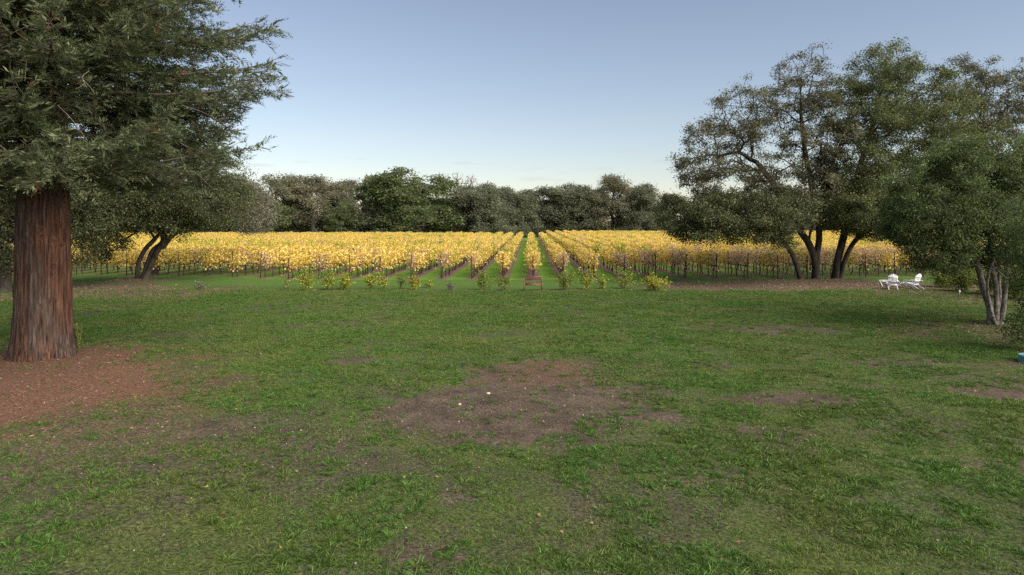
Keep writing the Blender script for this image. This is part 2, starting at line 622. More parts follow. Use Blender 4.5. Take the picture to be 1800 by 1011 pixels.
def dryness(x, y):
    x, y = np.asarray(x, float), np.asarray(y, float)
    d = 0.85 * blob(x, y, -7.5, 13.5, 6.5, 5.5, warp=.5, s=21, sc=.4, soft=.8)
    d = np.maximum(d, 0.7 * blob(x, y, 12.5, 21.0, 6.0, 3.0, warp=.5, s=22, sc=.4, soft=.8))
    d = np.maximum(d, 0.6 * blob(x, y, 11, 30.0, 6.0, 3.0, warp=.5, s=23, sc=.4, soft=.8))
    d = np.maximum(d, 0.7 * blob(x, y, 1.5, 10.8, 4.0, 2.0, warp=.6, s=24, sc=.6, soft=.8))
    d = np.maximum(d, 0.7 * blob(x, y, 1.0, 17.5, 5.5, 5.5, warp=.5, s=25, sc=.6, soft=.8))
    d = np.maximum(d, 0.75 * sstep(.50, .68, fbm(x * .33, y * .26, 88, 5)))
    return np.clip(d, 0, 1) * (y < 47)


def height(x, y):
    x, y = np.asarray(x, float), np.asarray(y, float)
    near = 1 - sstep(60, 90, np.hypot(x, y))
    h = (fbm(x * 0.12, y * 0.12, 3) - 0.5) * 0.35 + (fbm(x * 0.7, y * 0.7, 9) - 0.5) * 0.09 + (fbm(x * 2.6, y * 2.6, 12, 3) - 0.5) * 0.045
    h = h * near
    h += 0.28 * np.exp(-(((x + 28.0) / 2.6) ** 2 + ((y - 51.4) / 1.2) ** 2))
    h += 0.22 * np.exp(-(((x - REDWOOD[0]) / 3.5) ** 2 + ((y - REDWOOD[1]) / 3.0) ** 2))
    h += 0.12 * np.exp(-(((x - 23.8) / 4.5) ** 2 + ((y - 52.6) / 1.5) ** 2))
    return h


def axis(parts):
    out = [np.array([parts[0][0]])]
    for a, b, n in parts: out.append(np.linspace(a, b, n + 1)[1:])
    return np.concatenate(out)


gx = axis([(-2500, -400, 8), (-400, -60, 30), (-60, -28, 60), (-28, -20, 40), (-20, 20, 170), (20, 34, 44), (34, 60, 40), (60, 400, 30), (400, 2500, 8)])
gy = axis([(-600, -20, 10), (-20, 6, 26), (6, 26, 100), (26, 56, 80), (56, 90, 34), (90, 300, 30), (300, 4000, 10)])
X, Y = np.meshgrid(gx, gy)
Z = height(X, Y)
nx, ny = len(gx), len(gy)
gv = np.stack([X, Y, Z], -1).reshape(-1, 3)
i = np.arange(ny - 1)[:, None] * nx + np.arange(nx - 1)[None]
gf = np.stack([i, i + 1, i + nx + 1, i + nx], -1).reshape(-1, 4)

gm, n, l = newmat('lawn')
geo = n.new('ShaderNodeNewGeometry')
pos = geo.outputs['Position']
sep = n.new('ShaderNodeSeparateXYZ'); l.new(pos, sep.inputs[0])
za = n.new('ShaderNodeAttribute'); za.attribute_name = 'zones'
zs = n.new('ShaderNodeSeparateColor'); l.new(za.outputs['Color'], zs.inputs[0])
fine = noise_node(n, l, pos, 17.0, 7, 0.78)
mid = noise_node(n, l, pos, 2.2, 6, 0.7)
big = noise_node(n, l, pos, 0.22, 5, 0.6)
grit = noise_node(n, l, pos, 90.0, 3, 0.7)
g1 = ramp(n, [(0.38, (0.008, 0.015, 0.004)), (0.5, (0.036, 0.068, 0.013)), (0.64, (0.092, 0.148, 0.030))]); l.new(fine, g1.inputs[0])  # green base kept dark: shade between the grass clumps put into the ground colour
g2 = ramp(n, [(0.38, (0.016, 0.013, 0.009)), (0.52, (0.066, 0.058, 0.036)), (0.66, (0.150, 0.130, 0.084))]); l.new(fine, g2.inputs[0])
mr = n.new('ShaderNodeMapRange'); mr.inputs[1].default_value, mr.inputs[2].default_value = 0.40, 0.54; l.new(mid, mr.inputs[0])
mr2 = n.new('ShaderNodeMapRange'); mr2.inputs[1].default_value, mr2.inputs[2].default_value = 0.40, 0.62; mr2.inputs[3].default_value = 0.55; l.new(big, mr2.inputs[0])
dy = n.new('ShaderNodeAttribute'); dy.attribute_name = 'dry'
dmix = math_node(n, l, 'MAXIMUM', math_node(n, l, 'MULTIPLY', math_node(n, l, 'MULTIPLY', mr.outputs[0], mr2.outputs[0]), 0.8), math_node(n, l, 'MULTIPLY', dy.outputs['Fac'], 1.1, True))
lawn = mixc(n, l, dmix, g1.outputs[0], g2.outputs[0])
yel = ramp(n, [(0.38, (0.018, 0.027, 0.007)), (0.64, (0.140, 0.172, 0.033))]); l.new(fine, yel.inputs[0])
mr3 = n.new('ShaderNodeMapRange'); mr3.inputs[1].default_value, mr3.inputs[2].default_value = 0.48, 0.62
l.new(noise_node(n, l, pos, 0.35, 4, 0.65), mr3.inputs[0])
lawn = mixc(n, l, math_node(n, l, 'MULTIPLY', mr3.outputs[0], 0.6), lawn, yel.outputs[0])
soil = ramp(n, [(0.40, (0.014, 0.010, 0.007)), (0.5, (0.072, 0.053, 0.038)), (0.62, (0.185, 0.145, 0.108))])
l.new(math_node(n, l, 'ADD', math_node(n, l, 'MULTIPLY', fine, 0.5), math_node(n, l, 'MULTIPLY', grit, 0.5)), soil.inputs[0])
redc = ramp(n, [(0.38, (0.026, 0.013, 0.008)), (0.5, (0.108, 0.058, 0.037)), (0.64, (0.235, 0.140, 0.094))])
l.new(math_node(n, l, 'ADD', math_node(n, l, 'MULTIPLY', fine, 0.45), math_node(n, l, 'MULTIPLY', grit, 0.55)), redc.inputs[0])
litc = ramp(n, [(0.3, (0.035, 0.026, 0.018)), (0.52, (0.105, 0.077, 0.050)), (0.75, (0.215, 0.155, 0.100))]); l.new(fine, litc.inputs[0])


def edge(v, amt=0.55, lo=0.35, hi=0.62):
    a = math_node(n, l, 'ADD', v, math_node(n, l, 'MULTIPLY', math_node(n, l, 'SUBTRACT', fine, 0.5), amt * 1.5))
    a = math_node(n, l, 'ADD', a, math_node(n, l, 'MULTIPLY', math_node(n, l, 'SUBTRACT', mid, 0.5), amt))
    m_ = n.new('ShaderNodeMapRange'); m_.inputs[1].default_value, m_.inputs[2].default_value = lo, hi
    l.new(a, m_.inputs[0])
    return m_.outputs[0]


sv = n.new('ShaderNodeMapRange'); sv.inputs[1].default_value, sv.inputs[2].default_value = 0.35, 0.65; sv.inputs[3].default_value, sv.inputs[4].default_value = 0.62, 1.25
l.new(noise_node(n, l, pos, 1.1, 7, 0.72), sv.inputs[0])
svm = n.new('ShaderNodeVectorMath'); svm.operation = 'SCALE'; l.new(soil.outputs[0], svm.inputs[0]); l.new(sv.outputs[0], svm.inputs['Scale'])
col = mixc(n, l, edge(zs.outputs[0], lo=0.3, hi=0.65), lawn, svm.outputs[0])
col = mixc(n, l, edge(zs.outputs[2], 0.8, 0.3, 0.75), col, litc.outputs[0])
col = mixc(n, l, edge(zs.outputs[1], 0.6, 0.3, 0.7), col, redc.outputs[0])
# vineyard: green alleys, bare strips under the rows
u = math_node(n, l, 'SUBTRACT', math_node(n, l, 'SUBTRACT', sep.outputs[0], math_node(n, l, 'MULTIPLY', sep.outputs[1], ROW_T)), ROW_U0)
fr = math_node(n, l, 'ABSOLUTE', math_node(n, l, 'SUBTRACT', math_node(n, l, 'FRACT', math_node(n, l, 'ADD', math_node(n, l, 'DIVIDE', u, ROW_S), 100.5)), 0.5))
fr = math_node(n, l, 'ADD', math_node(n, l, 'MULTIPLY', fr, ROW_S), math_node(n, l, 'MULTIPLY', math_node(n, l, 'SUBTRACT', mid, 0.5), 0.5))
st = n.new('ShaderNodeMapRange'); st.inputs[1].default_value, st.inputs[2].default_value = 0.42, 0.58; l.new(fr, st.inputs[0])
alley = ramp(n, [(0.34, (0.030, 0.072, 0.009)), (0.52, (0.098, 0.185, 0.024)), (0.70, (0.165, 0.255, 0.040))]); l.new(fine, alley.inputs[0])
strip = ramp(n, [(0.3, (0.060, 0.040, 0.034)), (0.7, (0.190, 0.125, 0.100))]); l.new(fine, strip.inputs[0])
vin = mixc(n, l, st.outputs[0], strip.outputs[0], alley.outputs[0])
ys = math_node(n, l, 'ADD', math_node(n, l, 'MULTIPLY', math_node(n, l, 'MAXIMUM', math_node(n, l, 'SUBTRACT', math_node(n, l, 'MULTIPLY', sep.outputs[0], -1.0), 18.0), 0.0), 0.2),
               math_node(n, l, 'MULTIPLY', math_node(n, l, 'MAXIMUM', math_node(n, l, 'SUBTRACT', sep.outputs[0], 22.0), 0.0), 0.09))
yrel = math_node(n, l, 'SUBTRACT', math_node(n, l, 'SUBTRACT', sep.outputs[1], ys), math_node(n, l, 'MULTIPLY', math_node(n, l, 'SUBTRACT', mid, 0.5), 1.5))
inv = n.new('ShaderNodeMapRange'); inv.inputs[1].default_value, inv.inputs[2].default_value = 54.6, 54.9; l.new(yrel, inv.inputs[0])
col = mixc(n, l, inv.outputs[0], col, vin)
# bright mown headland between the shrub bed and the rows
hd = n.new('ShaderNodeMapRange'); hd.inputs[1].default_value, hd.inputs[2].default_value = 44.0, 50.5; l.new(yrel, hd.inputs[0])
hx = math_node(n, l, 'SUBTRACT', 1.0, inv.outputs[0])
hl = math_node(n, l, 'MULTIPLY', hd.outputs[0], math_node(n, l, 'MULTIPLY', hx, math_node(n, l, 'SUBTRACT', 1.0, edge(zs.outputs[2], 0.8, 0.3, 0.75))))
headc = ramp(n, [(0.3, (0.040, 0.085, 0.014)), (0.72, (0.095, 0.165, 0.030))]); l.new(fine, headc.inputs[0])
col = mixc(n, l, math_node(n, l, 'MULTIPLY', hl, 0.8), col, headc.outputs[0])
p = n.new('ShaderNodeBsdfPrincipled'); p.inputs['Roughness'].default_value = 0.95; p.inputs['Specular IOR Level'].default_value = 0.1
l.new(col, p.inputs['Base Color'])
b = n.new('ShaderNodeBump'); b.inputs['Strength'].default_value = 0.9; b.inputs['Distance'].default_value = 0.03
l.new(math_node(n, l, 'ADD', fine, math_node(n, l, 'MULTIPLY', grit, 0.3)), b.inputs['Height']); l.new(b.outputs[0], p.inputs['Normal'])
o = n.new('ShaderNodeOutputMaterial'); l.new(p.outputs[0], o.inputs[0])

me = mesh_arrays('lawn', gv, [gf], [gm], smooth=True)
zb, zr, zl = zones(gv[:, 0], gv[:, 1])
ca = me.color_attributes.new('zones', 'FLOAT_COLOR', 'POINT')
ca.data.foreach_set('color', np.stack([zb, zr, zl, np.ones_like(zb)], -1).astype(np.float32).ravel())
da = me.attributes.new('dry', 'FLOAT', 'POINT'); da.data.foreach_set('value', dryness(gv[:, 0], gv[:, 1]).astype(np.float32))
tag(link('lawn', me), 'patchy green lawn with bare brown soil running to the vineyard', None, kind='structure')

# ------------------------------------------------------------------ materials of the plants
M_vine_leaf = leaf_mat('vine_leaf', [(0.0, (0.46, 0.31, 0.04)), (0.3, (0.71, 0.505, 0.075)), (0.65, (0.79, 0.59, 0.13)), (0.88, (0.74, 0.56, 0.27)), (1.0, (0.42, 0.24, 0.10))],
                       0.35, patch=(0.075, 0.50, 0.64, [(0.0, (0.12, 0.21, 0.03)), (0.4, (0.30, 0.34, 0.045)), (1.0, (0.60, 0.46, 0.07))]), tint=0.15)
M_vine_pale = leaf_mat('vine_pale_leaf', [(0.0, (0.42, 0.26, 0.11)), (0.4, (0.60, 0.41, 0.19)), (0.75, (0.66, 0.49, 0.29)), (1.0, (0.40, 0.21, 0.12))], 0.35, tint=0.15)
M_vine_wood = bark_mat('vine_wood', [(0.3, (0.020, 0.015, 0.014)), (0.7, (0.075, 0.055, 0.052))], (14, 14, 4))
M_post = bark_mat('post_rust', [(0.3, (0.035, 0.016, 0.012)), (0.7, (0.095, 0.045, 0.032))], (18, 18, 3), 0.2)
M_oak = leaf_mat('oak_leaf', [(0.0, (0.040, 0.056, 0.022)), (0.5, (0.080, 0.098, 0.038)), (0.85, (0.125, 0.135, 0.056)), (1.0, (0.17, 0.135, 0.07))], 0.35, tint=0.35)
M_oak_sparse = leaf_mat('oak_thin_leaf', [(0.0, (0.060, 0.066, 0.032)), (0.45, (0.108, 0.114, 0.056)), (0.8, (0.150, 0.142, 0.082)), (1.0, (0.19, 0.145, 0.10))], 0.35, tint=0.3)
M_oak_green = leaf_mat('oak_green_leaf', [(0.0, (0.054, 0.074, 0.024)), (0.5, (0.098, 0.122, 0.044)), (0.85, (0.142, 0.160, 0.060)), (1.0, (0.18, 0.15, 0.07))], 0.4, tint=0.35)
M_near = leaf_mat('near_leaf', [(0.0, (0.052, 0.078, 0.026)), (0.5, (0.098, 0.134, 0.044)), (0.85, (0.145, 0.180, 0.062)), (1.0, (0.18, 0.195, 0.07))], 0.4, tint=0.35)
M_lichen = leaf_mat('lichen_leaf', [(0.0, (0.080, 0.080, 0.054)), (0.5, (0.140, 0.136, 0.095)), (1.0, (0.205, 0.195, 0.14))], 0.2, tint=0.3)
M_redwood = leaf_mat('redwood_needle', [(0.0, (0.048, 0.066, 0.030)), (0.5, (0.100, 0.125, 0.056)), (0.90, (0.165, 0.188, 0.092)), (0.97, (0.20, 0.205, 0.115)), (1.0, (0.24, 0.12, 0.06))], 0.4, tint=0.35)
M_far_green = leaf_mat('far_green', [(0.0, (0.078, 0.106, 0.044)), (0.6, (0.125, 0.156, 0.064)), (1.0, (0.172, 0.192, 0.084))], 0.5, tint=0.35)
M_far_olive = leaf_mat('far_olive', [(0.0, (0.125, 0.130, 0.074)), (0.6, (0.190, 0.190, 0.112)), (1.0, (0.260, 0.240, 0.155))], 0.5, tint=0.3)
M_far_grey = leaf_mat('far_grey', [(0.0, (0.098, 0.116, 0.070)), (0.6, (0.152, 0.168, 0.102)), (1.0, (0.210, 0.212, 0.138))], 0.5, tint=0.35)
M_conifer = leaf_mat('far_conifer', [(0.0, (0.055, 0.070, 0.055)), (1.0, (0.11, 0.125, 0.09))], 0.2, tint=0.3)
M_shrub = leaf_mat('shrub_leaf', [(0.0, (0.085, 0.135, 0.022)), (0.5, (0.20, 0.25, 0.035)), (0.8, (0.38, 0.38, 0.045)), (1.0, (0.60, 0.48, 0.05))], 0.35, tint=0.25)
M_shrub_y = leaf_mat('shrub_yellow_leaf', [(0.0, (0.12, 0.16, 0.022)), (0.5, (0.26, 0.27, 0.035)), (1.0, (0.46, 0.40, 0.05))], 0.35, tint=0.2)
M_hedge = leaf_mat('hedge_leaf', [(0.0, (0.050, 0.085, 0.016)), (0.6, (0.125, 0.170, 0.028)), (1.0, (0.24, 0.24, 0.04))], 0.35, tint=0.35)
M_bed = leaf_mat('bed_leaf', [(0.0, (0.075, 0.115, 0.022)), (0.6, (0.160, 0.205, 0.035)), (1.0, (0.34, 0.33, 0.05))], 0.4, tint=0.3)
M_bark_oak = bark_mat('oak_bark', [(0.3, (0.012, 0.010, 0.008)), (0.5, (0.034, 0.027, 0.022)), (0.75, (0.085, 0.070, 0.056))], (5, 5, 1.6), 0.9, moss=(0.055, 0.053, 0.036))
M_bark_pale = bark_mat('pale_bark', [(0.34, (0.045, 0.038, 0.031)), (0.52, (0.130, 0.118, 0.102)), (0.72, (0.270, 0.255, 0.230))], (5, 5, 5), 0.6)
M_twig = bark_mat('twig', [(0.3, (0.060, 0.046, 0.036)), (0.7, (0.200, 0.165, 0.135))], (6, 6, 6), 0.3)
M_far_bark = bark_mat('far_bark', [(0.3, (0.090, 0.078, 0.064)), (0.7, (0.240, 0.205, 0.175))], (1, 1, 0.3), 0.3)

# ------------------------------------------------------------------ grapevines and trellis posts
def make_vine(seed, nleaf, size, dens_low, mat_leaf, far=False):
    rg = np.random.default_rng(seed)
    tb = Tubes(5)
    lean = rg.normal(0, 0.06, 2)
    tp = spline([(0, 0, -0.05), (lean[0], lean[1], 0.35), (lean[0] * .3, lean[1] * 1.6, 0.65), (0, 0, 0.92)], 2 if far else 3)
    tb.add(tp, np.linspace(0.055, 0.038, len(tp)))
    for s in (-1, 1):
        a = [(0, 0, 0.86)] + [(rg.normal(0, .03), s * t, 0.93 + rg.normal(0, .025)) for t in (0.25, 0.55, 0.88)]
        tb.add(spline(a, 2), np.linspace(0.034, 0.018, 7))
    tips = []
    for k in range(8 if far else 18):
        y = rg.uniform(-0.9, 0.9)
        top = np.array([rg.normal(0, 0.22), y + rg.normal(0, 0.2), rg.uniform(1.45, 2.0)])
        if rg.random() < 0.22: top = np.array([rg.choice([-1, 1]) * rg.uniform(.3, .65), y + rg.normal(0, .2), rg.uniform(0.75, 1.35)])
        m_ = (np.array([0, y, 0.93]) + top) / 2 + rg.normal(0, 0.06, 3) + [0, 0, .1]
        tips.append((np.array([0, y, 0.93]), m_, top))
        tb.add(np.array([[0, y, 0.93], m_, top]), [0.010, 0.008, 0.004], 3)
    t = rg.random(nleaf)
    zlow = 1.08 if dens_low else 1.15
    P = np.stack([rg.normal(0, 0.20 if far else 0.27, nleaf), rg.uniform(-1.0, 1.0, nleaf), zlow + (2.05 - zlow) * t ** 0.85 + rg.normal(0, .06, nleaf)], 1)
    k = nleaf // 3
    ci = rg.integers(0, len(tips), k); tt = rg.random((k, 1))
    A = np.array([c[0] for c in tips])[ci]; B = np.array([c[2] for c in tips])[ci]
    P[:k] = A * (1 - tt) + B * tt + rg.normal(0, 0.1, (k, 3))
    drop = rg.random(nleaf) < 0.05
    P[drop, 2] = rg.uniform(0.55, 1.0, drop.sum()); P[drop, 0] = rg.normal(0, .3, drop.sum())
    P[:, 2] = np.minimum(P[:, 2], 2.25)
    V, F = leaves(P, size * rg.uniform(0.65, 1.25, nleaf), aspect=0.95, fold=0.15, up=0.45, rg=rg)
    wood = np.concatenate(tb.V), np.concatenate(tb.F)
    att = {'rnd': rg.random(nleaf), 'clump': fbm(P[:, 1] * 2.2 + seed, P[:, 2] * 2.2, seed)}
    return wood, (V, F), att


def vine_meshes(seed, nleaf, size, low, leafm):
    (wv, wf), (lv, lf), att = make_vine(seed, nleaf, size, low, leafm)
    return mesh_arrays('vine_trunk', wv, [wf], [M_vine_wood], smooth=True), mesh_arrays('vine_foliage', lv, [lf], [leafm], att)


def vine_far(seed, nleaf, size, low, leafm):
    (wv, wf), (lv, lf), att = make_vine(seed, nleaf, size, low, leafm, True)
    V = np.concatenate([wv, lv]); F = np.concatenate([wf, lf + len(wv)])
    a = {k: np.concatenate([np.zeros(len(wf)), v]) for k, v in att.items()}
    return mesh_arrays('vine', V, [F], [M_vine_wood, leafm], a, mat_index=np.concatenate([np.zeros(len(wf)), np.ones(len(lf))]))


near_var = [vine_meshes(11, 340, 0.165, True, M_vine_leaf), vine_meshes(12, 370, 0.165, True, M_vine_leaf), vine_meshes(13, 300, 0.165, True, M_vine_leaf),
            vine_meshes(14, 180, 0.14, False, M_vine_pale), vine_meshes(15, 210, 0.14, False, M_vine_pale), vine_meshes(16, 240, 0.14, True, M_vine_pale)]
far_var = [vine_far(21, 330, 0.155, True, M_vine_leaf), vine_far(22, 360, 0.155, True, M_vine_leaf), vine_far(23, 290, 0.155, True, M_vine_leaf),
           vine_far(24, 290, 0.155, True, M_vine_pale)]

VS = 1.75
vines, posts = [], []          # (row, index in row, x, y)
rgv = np.random.default_rng(5)
for k in range(-60, 54):
    u0 = ROW_U0 + k * ROW_S
    y0 = row_start(u0 + 55 * ROW_T)
    pxe = (u0 + 180 * ROW_T) / 180 * FPX + 900
    yend = 200 if pxe > 955 else 170
    j = 0
    y = y0 + 0.9
    while y < yend:
        x = u0 + y * ROW_T
        if abs(x) < 0.80 * y + 4: vines.append((k, j, x, y))
        if j % 3 == 0:
            yp = y - 0.85
            if abs(x) < 0.80 * y + 4: posts.append((k, j // 3, u0 + yp * ROW_T, yp))
        y += VS * (1 + 0.02 * rgv.normal()); j += 1


def row_words(k):
    if k == 0: return 'row behind the bench'
    return f'{ordinal(abs(k))} row {"left" if k < 0 else "right"} of the bench row'


def in_view(x, y, m=0.0):
    px = x / y * FPX + 900
    return 130 - m < px < 1640 + m


vis = sorted([v for v in vines if in_view(v[2], v[3])], key=lambda v: v[3] - 2.0 * (abs(v[0]) <= 2) * 3)
near = set((v[0], v[1]) for v in vis[:300])
far_p, far_s, far_r, far_i = [], [], [], []
fv = rgv.random(len(vines))
for q, (k, j, x, y) in enumerate(vines):
    z = float(height(x, y))
    pale = 0.10 + 0.55 * sstep(2, 22, x) * (1 - sstep(62, 78, y)) + 0.25 * (1 - sstep(57, 66, y))
    flip = rgv.random() < 0.5
    if (k, j) in near:
        v = 3 + rgv.integers(3) if fv[q] < pale else rgv.integers(3)
        t = empty('grapevine', (x + rgv.normal(0, .03), y, z), (math.pi if flip else 0) - math.atan(ROW_T))
        s = rgv.uniform(0.93, 1.07); t.scale = (rgv.uniform(0.9, 1.15), 1.0, s)
        tag(t, f'{"peach" if v > 2 else "yellow"} grapevine, {ordinal(j + 1)} from the front, {row_words(k)}', 'grapevine', 'grapevines in trellised rows')
        link('trunk', near_var[v][0], t)
        f_ = link('foliage', near_var[v][1], t); f_['kind'] = 'stuff'
    else:
        far_p.append((x, y, z)); far_r.append((math.pi if flip else 0) - math.atan(ROW_T))
        far_s.append((rgv.uniform(0.9, 1.2), 1.0, rgv.uniform(0.92, 1.08)))
        far_i.append(3 if fv[q] < pale * 0.8 else rgv.integers(3))
tag(scatter('vineyard_rows', far_p, far_r, far_s, far_i, far_var), 'deep mass of yellow autumn vine rows filling the field', 'vineyard', kind='stuff')


def post_mesh(seed, h):
    rg = np.random.default_rng(seed)
    lean = rg.normal(0, 0.03, 2)
    return boxes_mesh('post', [bar((0, 0, -0.2), (lean[0], lean[1], h), 0.075, 0.02, (0, 1, 0)), bar((0.0, -0.022, -0.2), (lean[0], lean[1] - 0.022, h), 0.022, 0.05, (0, 1, 0))], M_post)


pm = [post_mesh(s, h) for s, h in ((1, 1.92), (2, 1.98), (3, 2.05), (4, 1.88))]
pvis = sorted([v for v in posts if in_view(v[2], v[3])], key=lambda v: v[3])
pset = set((v[0], v[1]) for v in pvis[:230])
fp, fr_, fs, fi = [], [], [], []
for (k, j, x, y) in posts:
    z = float(height(x, y)); v = int(rgv.integers(4))
    if (k, j) in pset:
        o = link('trellis_post', pm[v], None, (x, y, z), (0, 0, rgv.uniform(-.4, .4)))
        tag(o, (f'dark rusty post at the front end, {row_words(k)}' if j == 0 else f'dark rusty post, {ordinal(j + 1)} from the front, {row_words(k)}'), 'post', 'trellis posts of the vineyard')
    else:
        fp.append((x, y, z)); fr_.append(rgv.uniform(-.4, .4)); fs.append(1.0); fi.append(v)
tag(scatter('far_trellis_posts', fp, fr_, np.array(fs), fi, pm), 'distant rusty posts poking out of the vine rows', 'posts', kind='stuff')

# trellis wires: two along each row near the front
wt = {}
for k in range(-16, 16):
    u0 = ROW_U0 + k * ROW_S
    y0 = float(row_start(u0 + 55 * ROW_T))
    tb = Tubes(3)
    for h in (0.55, 0.95, 1.45):
        ys_ = np.linspace(y0 + 0.06, y0 + 36, 9)
        tb.add(np.stack([u0 + ys_ * ROW_T, ys_, height(u0 + ys_ * ROW_T, ys_) + h], 1), np.full(9, 0.005 if h > .6 else 0.009))
    tag(link('trellis_wire', tb.mesh('trellis_wire', M_vine_wood)), f'thin dark trellis wires strung along the {row_words(k)}', 'wire', 'trellis wires of the vineyard')

# ------------------------------------------------------------------ far trees behind the vineyard
def proto(seed, lobes, stems, leafm, woodm, trunk_r, nl, ls, spread=0.7, bf=0.2, up=0.5, sides=6, tip=0.03, min_r=0.045):
    rg = np.random.default_rng(seed)
    return make_tree('far_tree', (0, 0, 0), stems, [(c, r, n_, nl, ls) for c, r, n_ in lobes], leafm, woodm, rg, 'x', trunk_r=trunk_r, spread=spread, bf=bf, seg=1.2, tip=tip, sides=sides, min_r=min_r, up=up, thin_r=0.06, along=0.2, dens=1.5 if nl > 2 else 1, gap=0.15 if nl > 2 else 0, gfreq=0.33)


def random_lobes(seed, Wd, Hh, zb, n, npts, rs=(0.22, 0.34)):
    """a heap of uneven lobes filling a crown Wd wide and up to Hh high from zb"""
    rg = np.random.default_rng(seed)
    out = []
    for k in range(n):
        zc = (k + rg.random()) / n * 0.80 + 0.07
        wz = math.sin(math.pi * (0.25 + 0.65 * zc)) ** 0.8
        a = rg.uniform(0, 2 * math.pi); rr = rg.uniform(0.25, 1.0) ** 0.6 * wz
        r = rg.uniform(*rs) * Wd * 0.62
        c = (math.cos(a) * rr * (Wd / 2 - r * .7), math.sin(a) * rr * (Wd / 2 - r * .7), zb + (Hh - zb) * zc)
        out.append((c, (r, r, min(r * 0.75, (Hh - c[2]) + .4)), int(npts / n)))
    return out


st1 = [[(0, 0, -0.2), (0.2, 0.1, 3), (0, 0, 7), (0.3, 0.2, 11)]]
st2 = [[(0, 0, -0.2), (-0.6, 0.1, 3), (-2.0, 0, 7), (-2.6, 0.2, 11)], [(0.2, 0, -0.2), (0.9, 0.3, 3.5), (2.0, -.4, 7), (2.2, 0.2, 11.5)]]
P_green = proto(31, random_lobes(1, 20, 17, 1.0, 30, 620), st2, M_far_green, M_far_bark, 0.5, 44, 0.46, 0.8)
P_green2 = proto(32, random_lobes(2, 15, 16, 1.0, 22, 420), st1, M_far_green, M_far_bark, 0.45, 44, 0.44, 0.75)
P_olive = proto(33, random_lobes(3, 12, 18, 1.0, 24, 460, (0.2, 0.3)), st2, M_far_olive, M_far_bark, 0.35, 34, 0.38, 0.7)
P_olive2 = proto(34, random_lobes(4, 13, 18, 1.5, 22, 420, (0.18, 0.3)), st1, M_far_olive, M_far_bark, 0.38, 32, 0.38, 0.7)
P_grey = proto(35, random_lobes(5, 13, 17, 0.8, 24, 460), st1, M_far_grey, M_far_bark, 0.4, 38, 0.40, 0.72)
P_grey2 = proto(36, random_lobes(6, 12, 18, 1.0, 22, 420, (0.18, 0.3)), st2, M_far_grey, M_far_bark, 0.4, 36, 0.40, 0.7)
P_bare = proto(37, random_lobes(7, 12, 19, 6, 14, 420, (0.2, 0.32)), st2, M_lichen, M_far_bark, 0.36, 1, 0.3, 0.4, tip=0.035, min_r=0.0)
con_l = [((0, 0, 3 + 1.15 * k), (3.4 - 0.23 * k, 3.4 - 0.23 * k, 0.8), 26) for k in range(14)]
P_con = proto(38, con_l, [[(0, 0, -0.2), (0, 0, 6), (0, 0, 12), (0, 0, 19)]], M_conifer, M_far_bark, 0.4, 30, 0.5, 0.5, bf=0.6)
PROTO = {'green': (P_green, 20, 17), 'green2': (P_green2, 15, 16), 'olive': (P_olive, 12, 18), 'olive2': (P_olive2, 13, 18), 'grey': (P_grey, 13, 17), 'grey2': (P_grey2, 12, 18),
         'bare': (P_bare, 12, 19), 'con': (P_con, 7, 19.5)}
used_p = set()
